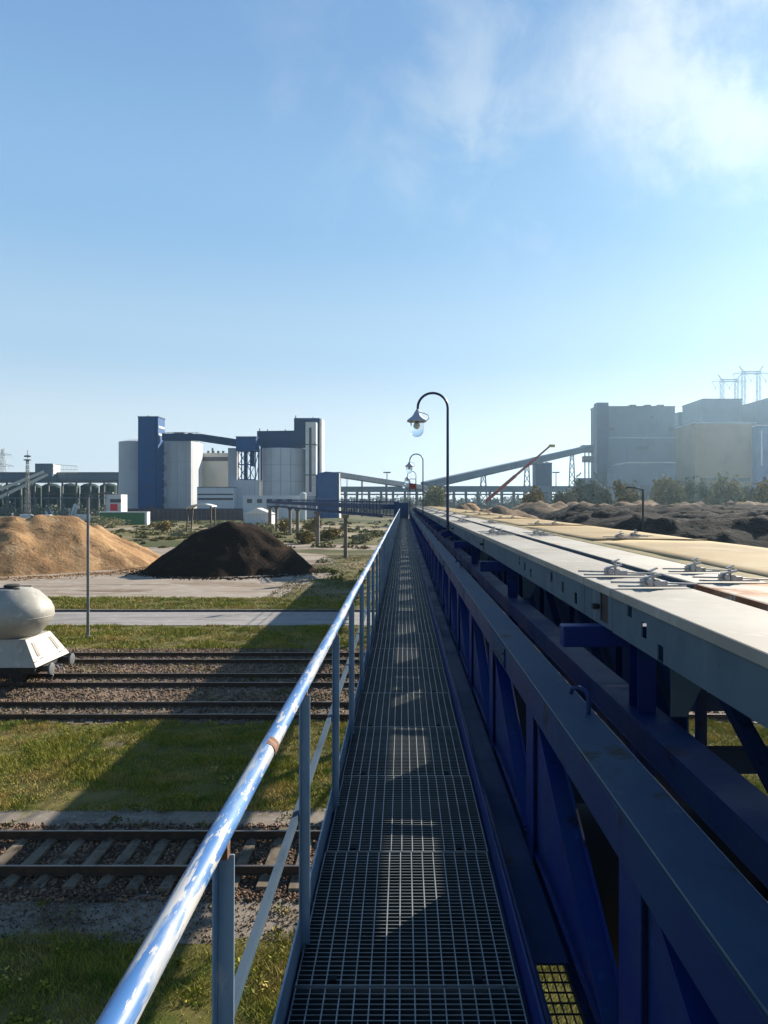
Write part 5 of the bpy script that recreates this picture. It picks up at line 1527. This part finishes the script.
hz_ = N.new('ShaderNodeMath'); hz_.operation = 'MULTIPLY_ADD'; hz_.inputs[1].default_value = .5; hz_.inputs[2].default_value = .5
L.new(sx.outputs['Z'], hz_.inputs[0]); L.new(hz_.outputs[0], cr.inputs['Fac'])
sc_ = N.new('ShaderNodeVectorMath'); sc_.operation = 'SCALE'; sc_.inputs['Scale'].default_value = K
L.new(cr.outputs[0], sc_.inputs[0])
sm = N.new('ShaderNodeMix'); sm.data_type = 'RGBA'; sm.inputs['Factor'].default_value = .96
L.new(sky.outputs[0], sm.inputs['A']); L.new(sc_.outputs[0], sm.inputs['B'])
# thin cloud veil, placed by direction on the dome
tc = N.new('ShaderNodeTexCoord')


def vdot(vec):
    n = N.new('ShaderNodeVectorMath'); n.operation = 'DOT_PRODUCT'; n.inputs[1].default_value = vec
    L.new(tc.outputs['Generated'], n.inputs[0]); return n.outputs['Value']


def maprange(sock, a, b, c=0.0, d=1.0):
    m = N.new('ShaderNodeMapRange'); m.interpolation_type = 'SMOOTHSTEP'
    m.inputs['From Min'].default_value = a; m.inputs['From Max'].default_value = b
    m.inputs['To Min'].default_value = c; m.inputs['To Max'].default_value = d
    L.new(sock, m.inputs['Value']); return m.outputs[0]


def math_(op, a, b):
    m = N.new('ShaderNodeMath'); m.operation = op
    for i, q in enumerate((a, b)):
        if isinstance(q, float): m.inputs[i].default_value = q
        else: L.new(q, m.inputs[i])
    return m.outputs[0]


def noi(scale, detail, rough, dist=0.0, off=(0, 0, 0)):
    n = N.new('ShaderNodeTexNoise'); n.inputs['Scale'].default_value = scale; n.inputs['Detail'].default_value = detail
    n.inputs['Roughness'].default_value = rough; n.inputs['Distortion'].default_value = dist
    mp = N.new('ShaderNodeMapping'); mp.inputs['Location'].default_value = off; L.new(tc.outputs['Generated'], mp.inputs[0]); L.new(mp.outputs[0], n.inputs['Vector']); return n.outputs['Fac']


def dirv(a, b):
    return Vector(((a - VX) / F, 1, (VY - b) / F)).normalized()


c1 = maprange(vdot(dirv(722, 52)), math.cos(R(11.5)), math.cos(R(3.5)))
c2 = maprange(vdot(dirv(540, 125)), math.cos(R(12)), math.cos(R(2)))
c3 = maprange(vdot(dirv(380, 90)), math.cos(R(13)), math.cos(R(2)))
n1 = maprange(noi(8.0, 12, .57, .12, (4.7, 1.9, 3.6)), .34, .66)
n2 = maprange(noi(7.5, 12, .60, .4, (5.1, 2.4, .7)), .44, .72)
mask = math_('ADD', math_('ADD', math_('MULTIPLY', math_('MULTIPLY', c1, .95), math_('ADD', math_('MULTIPLY', n1, .72), .10)), math_('MULTIPLY', math_('MULTIPLY', c2, .30), n2)), math_('MULTIPLY', math_('MULTIPLY', c3, .16), n2))
mx = N.new('ShaderNodeMix'); mx.data_type = 'RGBA'
L.new(math_('MINIMUM', mask, 0.9), mx.inputs['Factor']); fm_ = maprange(vdot((math.sin(AZ) * .5, .87, 0)), -1.0, .45, .68, 1.0)
dk = N.new('ShaderNodeVectorMath'); dk.operation = 'SCALE'
L.new(sm.outputs['Result'], dk.inputs[0]); L.new(fm_, dk.inputs['Scale'])
L.new(dk.outputs[0], mx.inputs['A'])
mx.inputs['B'].default_value = (5.6, 6.2, 6.5, 1)
L.new(mx.outputs['Result'], bg.inputs['Color'])

vs = SC.view_settings
SC.display_settings.display_device = 'sRGB'
vs.view_transform = 'Standard'; vs.look = 'None'; vs.exposure = 1.1; vs.gamma = 1.0; vs.use_curve_mapping = False
SC.render.engine = 'CYCLES'
cy_ = SC.cycles
cy_.use_denoising = True
cy_.max_bounces = 6; cy_.diffuse_bounces = 3; cy_.glossy_bounces = 3; cy_.transmission_bounces = 6; cy_.volume_bounces = 1; cy_.transparent_max_bounces = 8
cy_.sample_clamp_indirect = 6
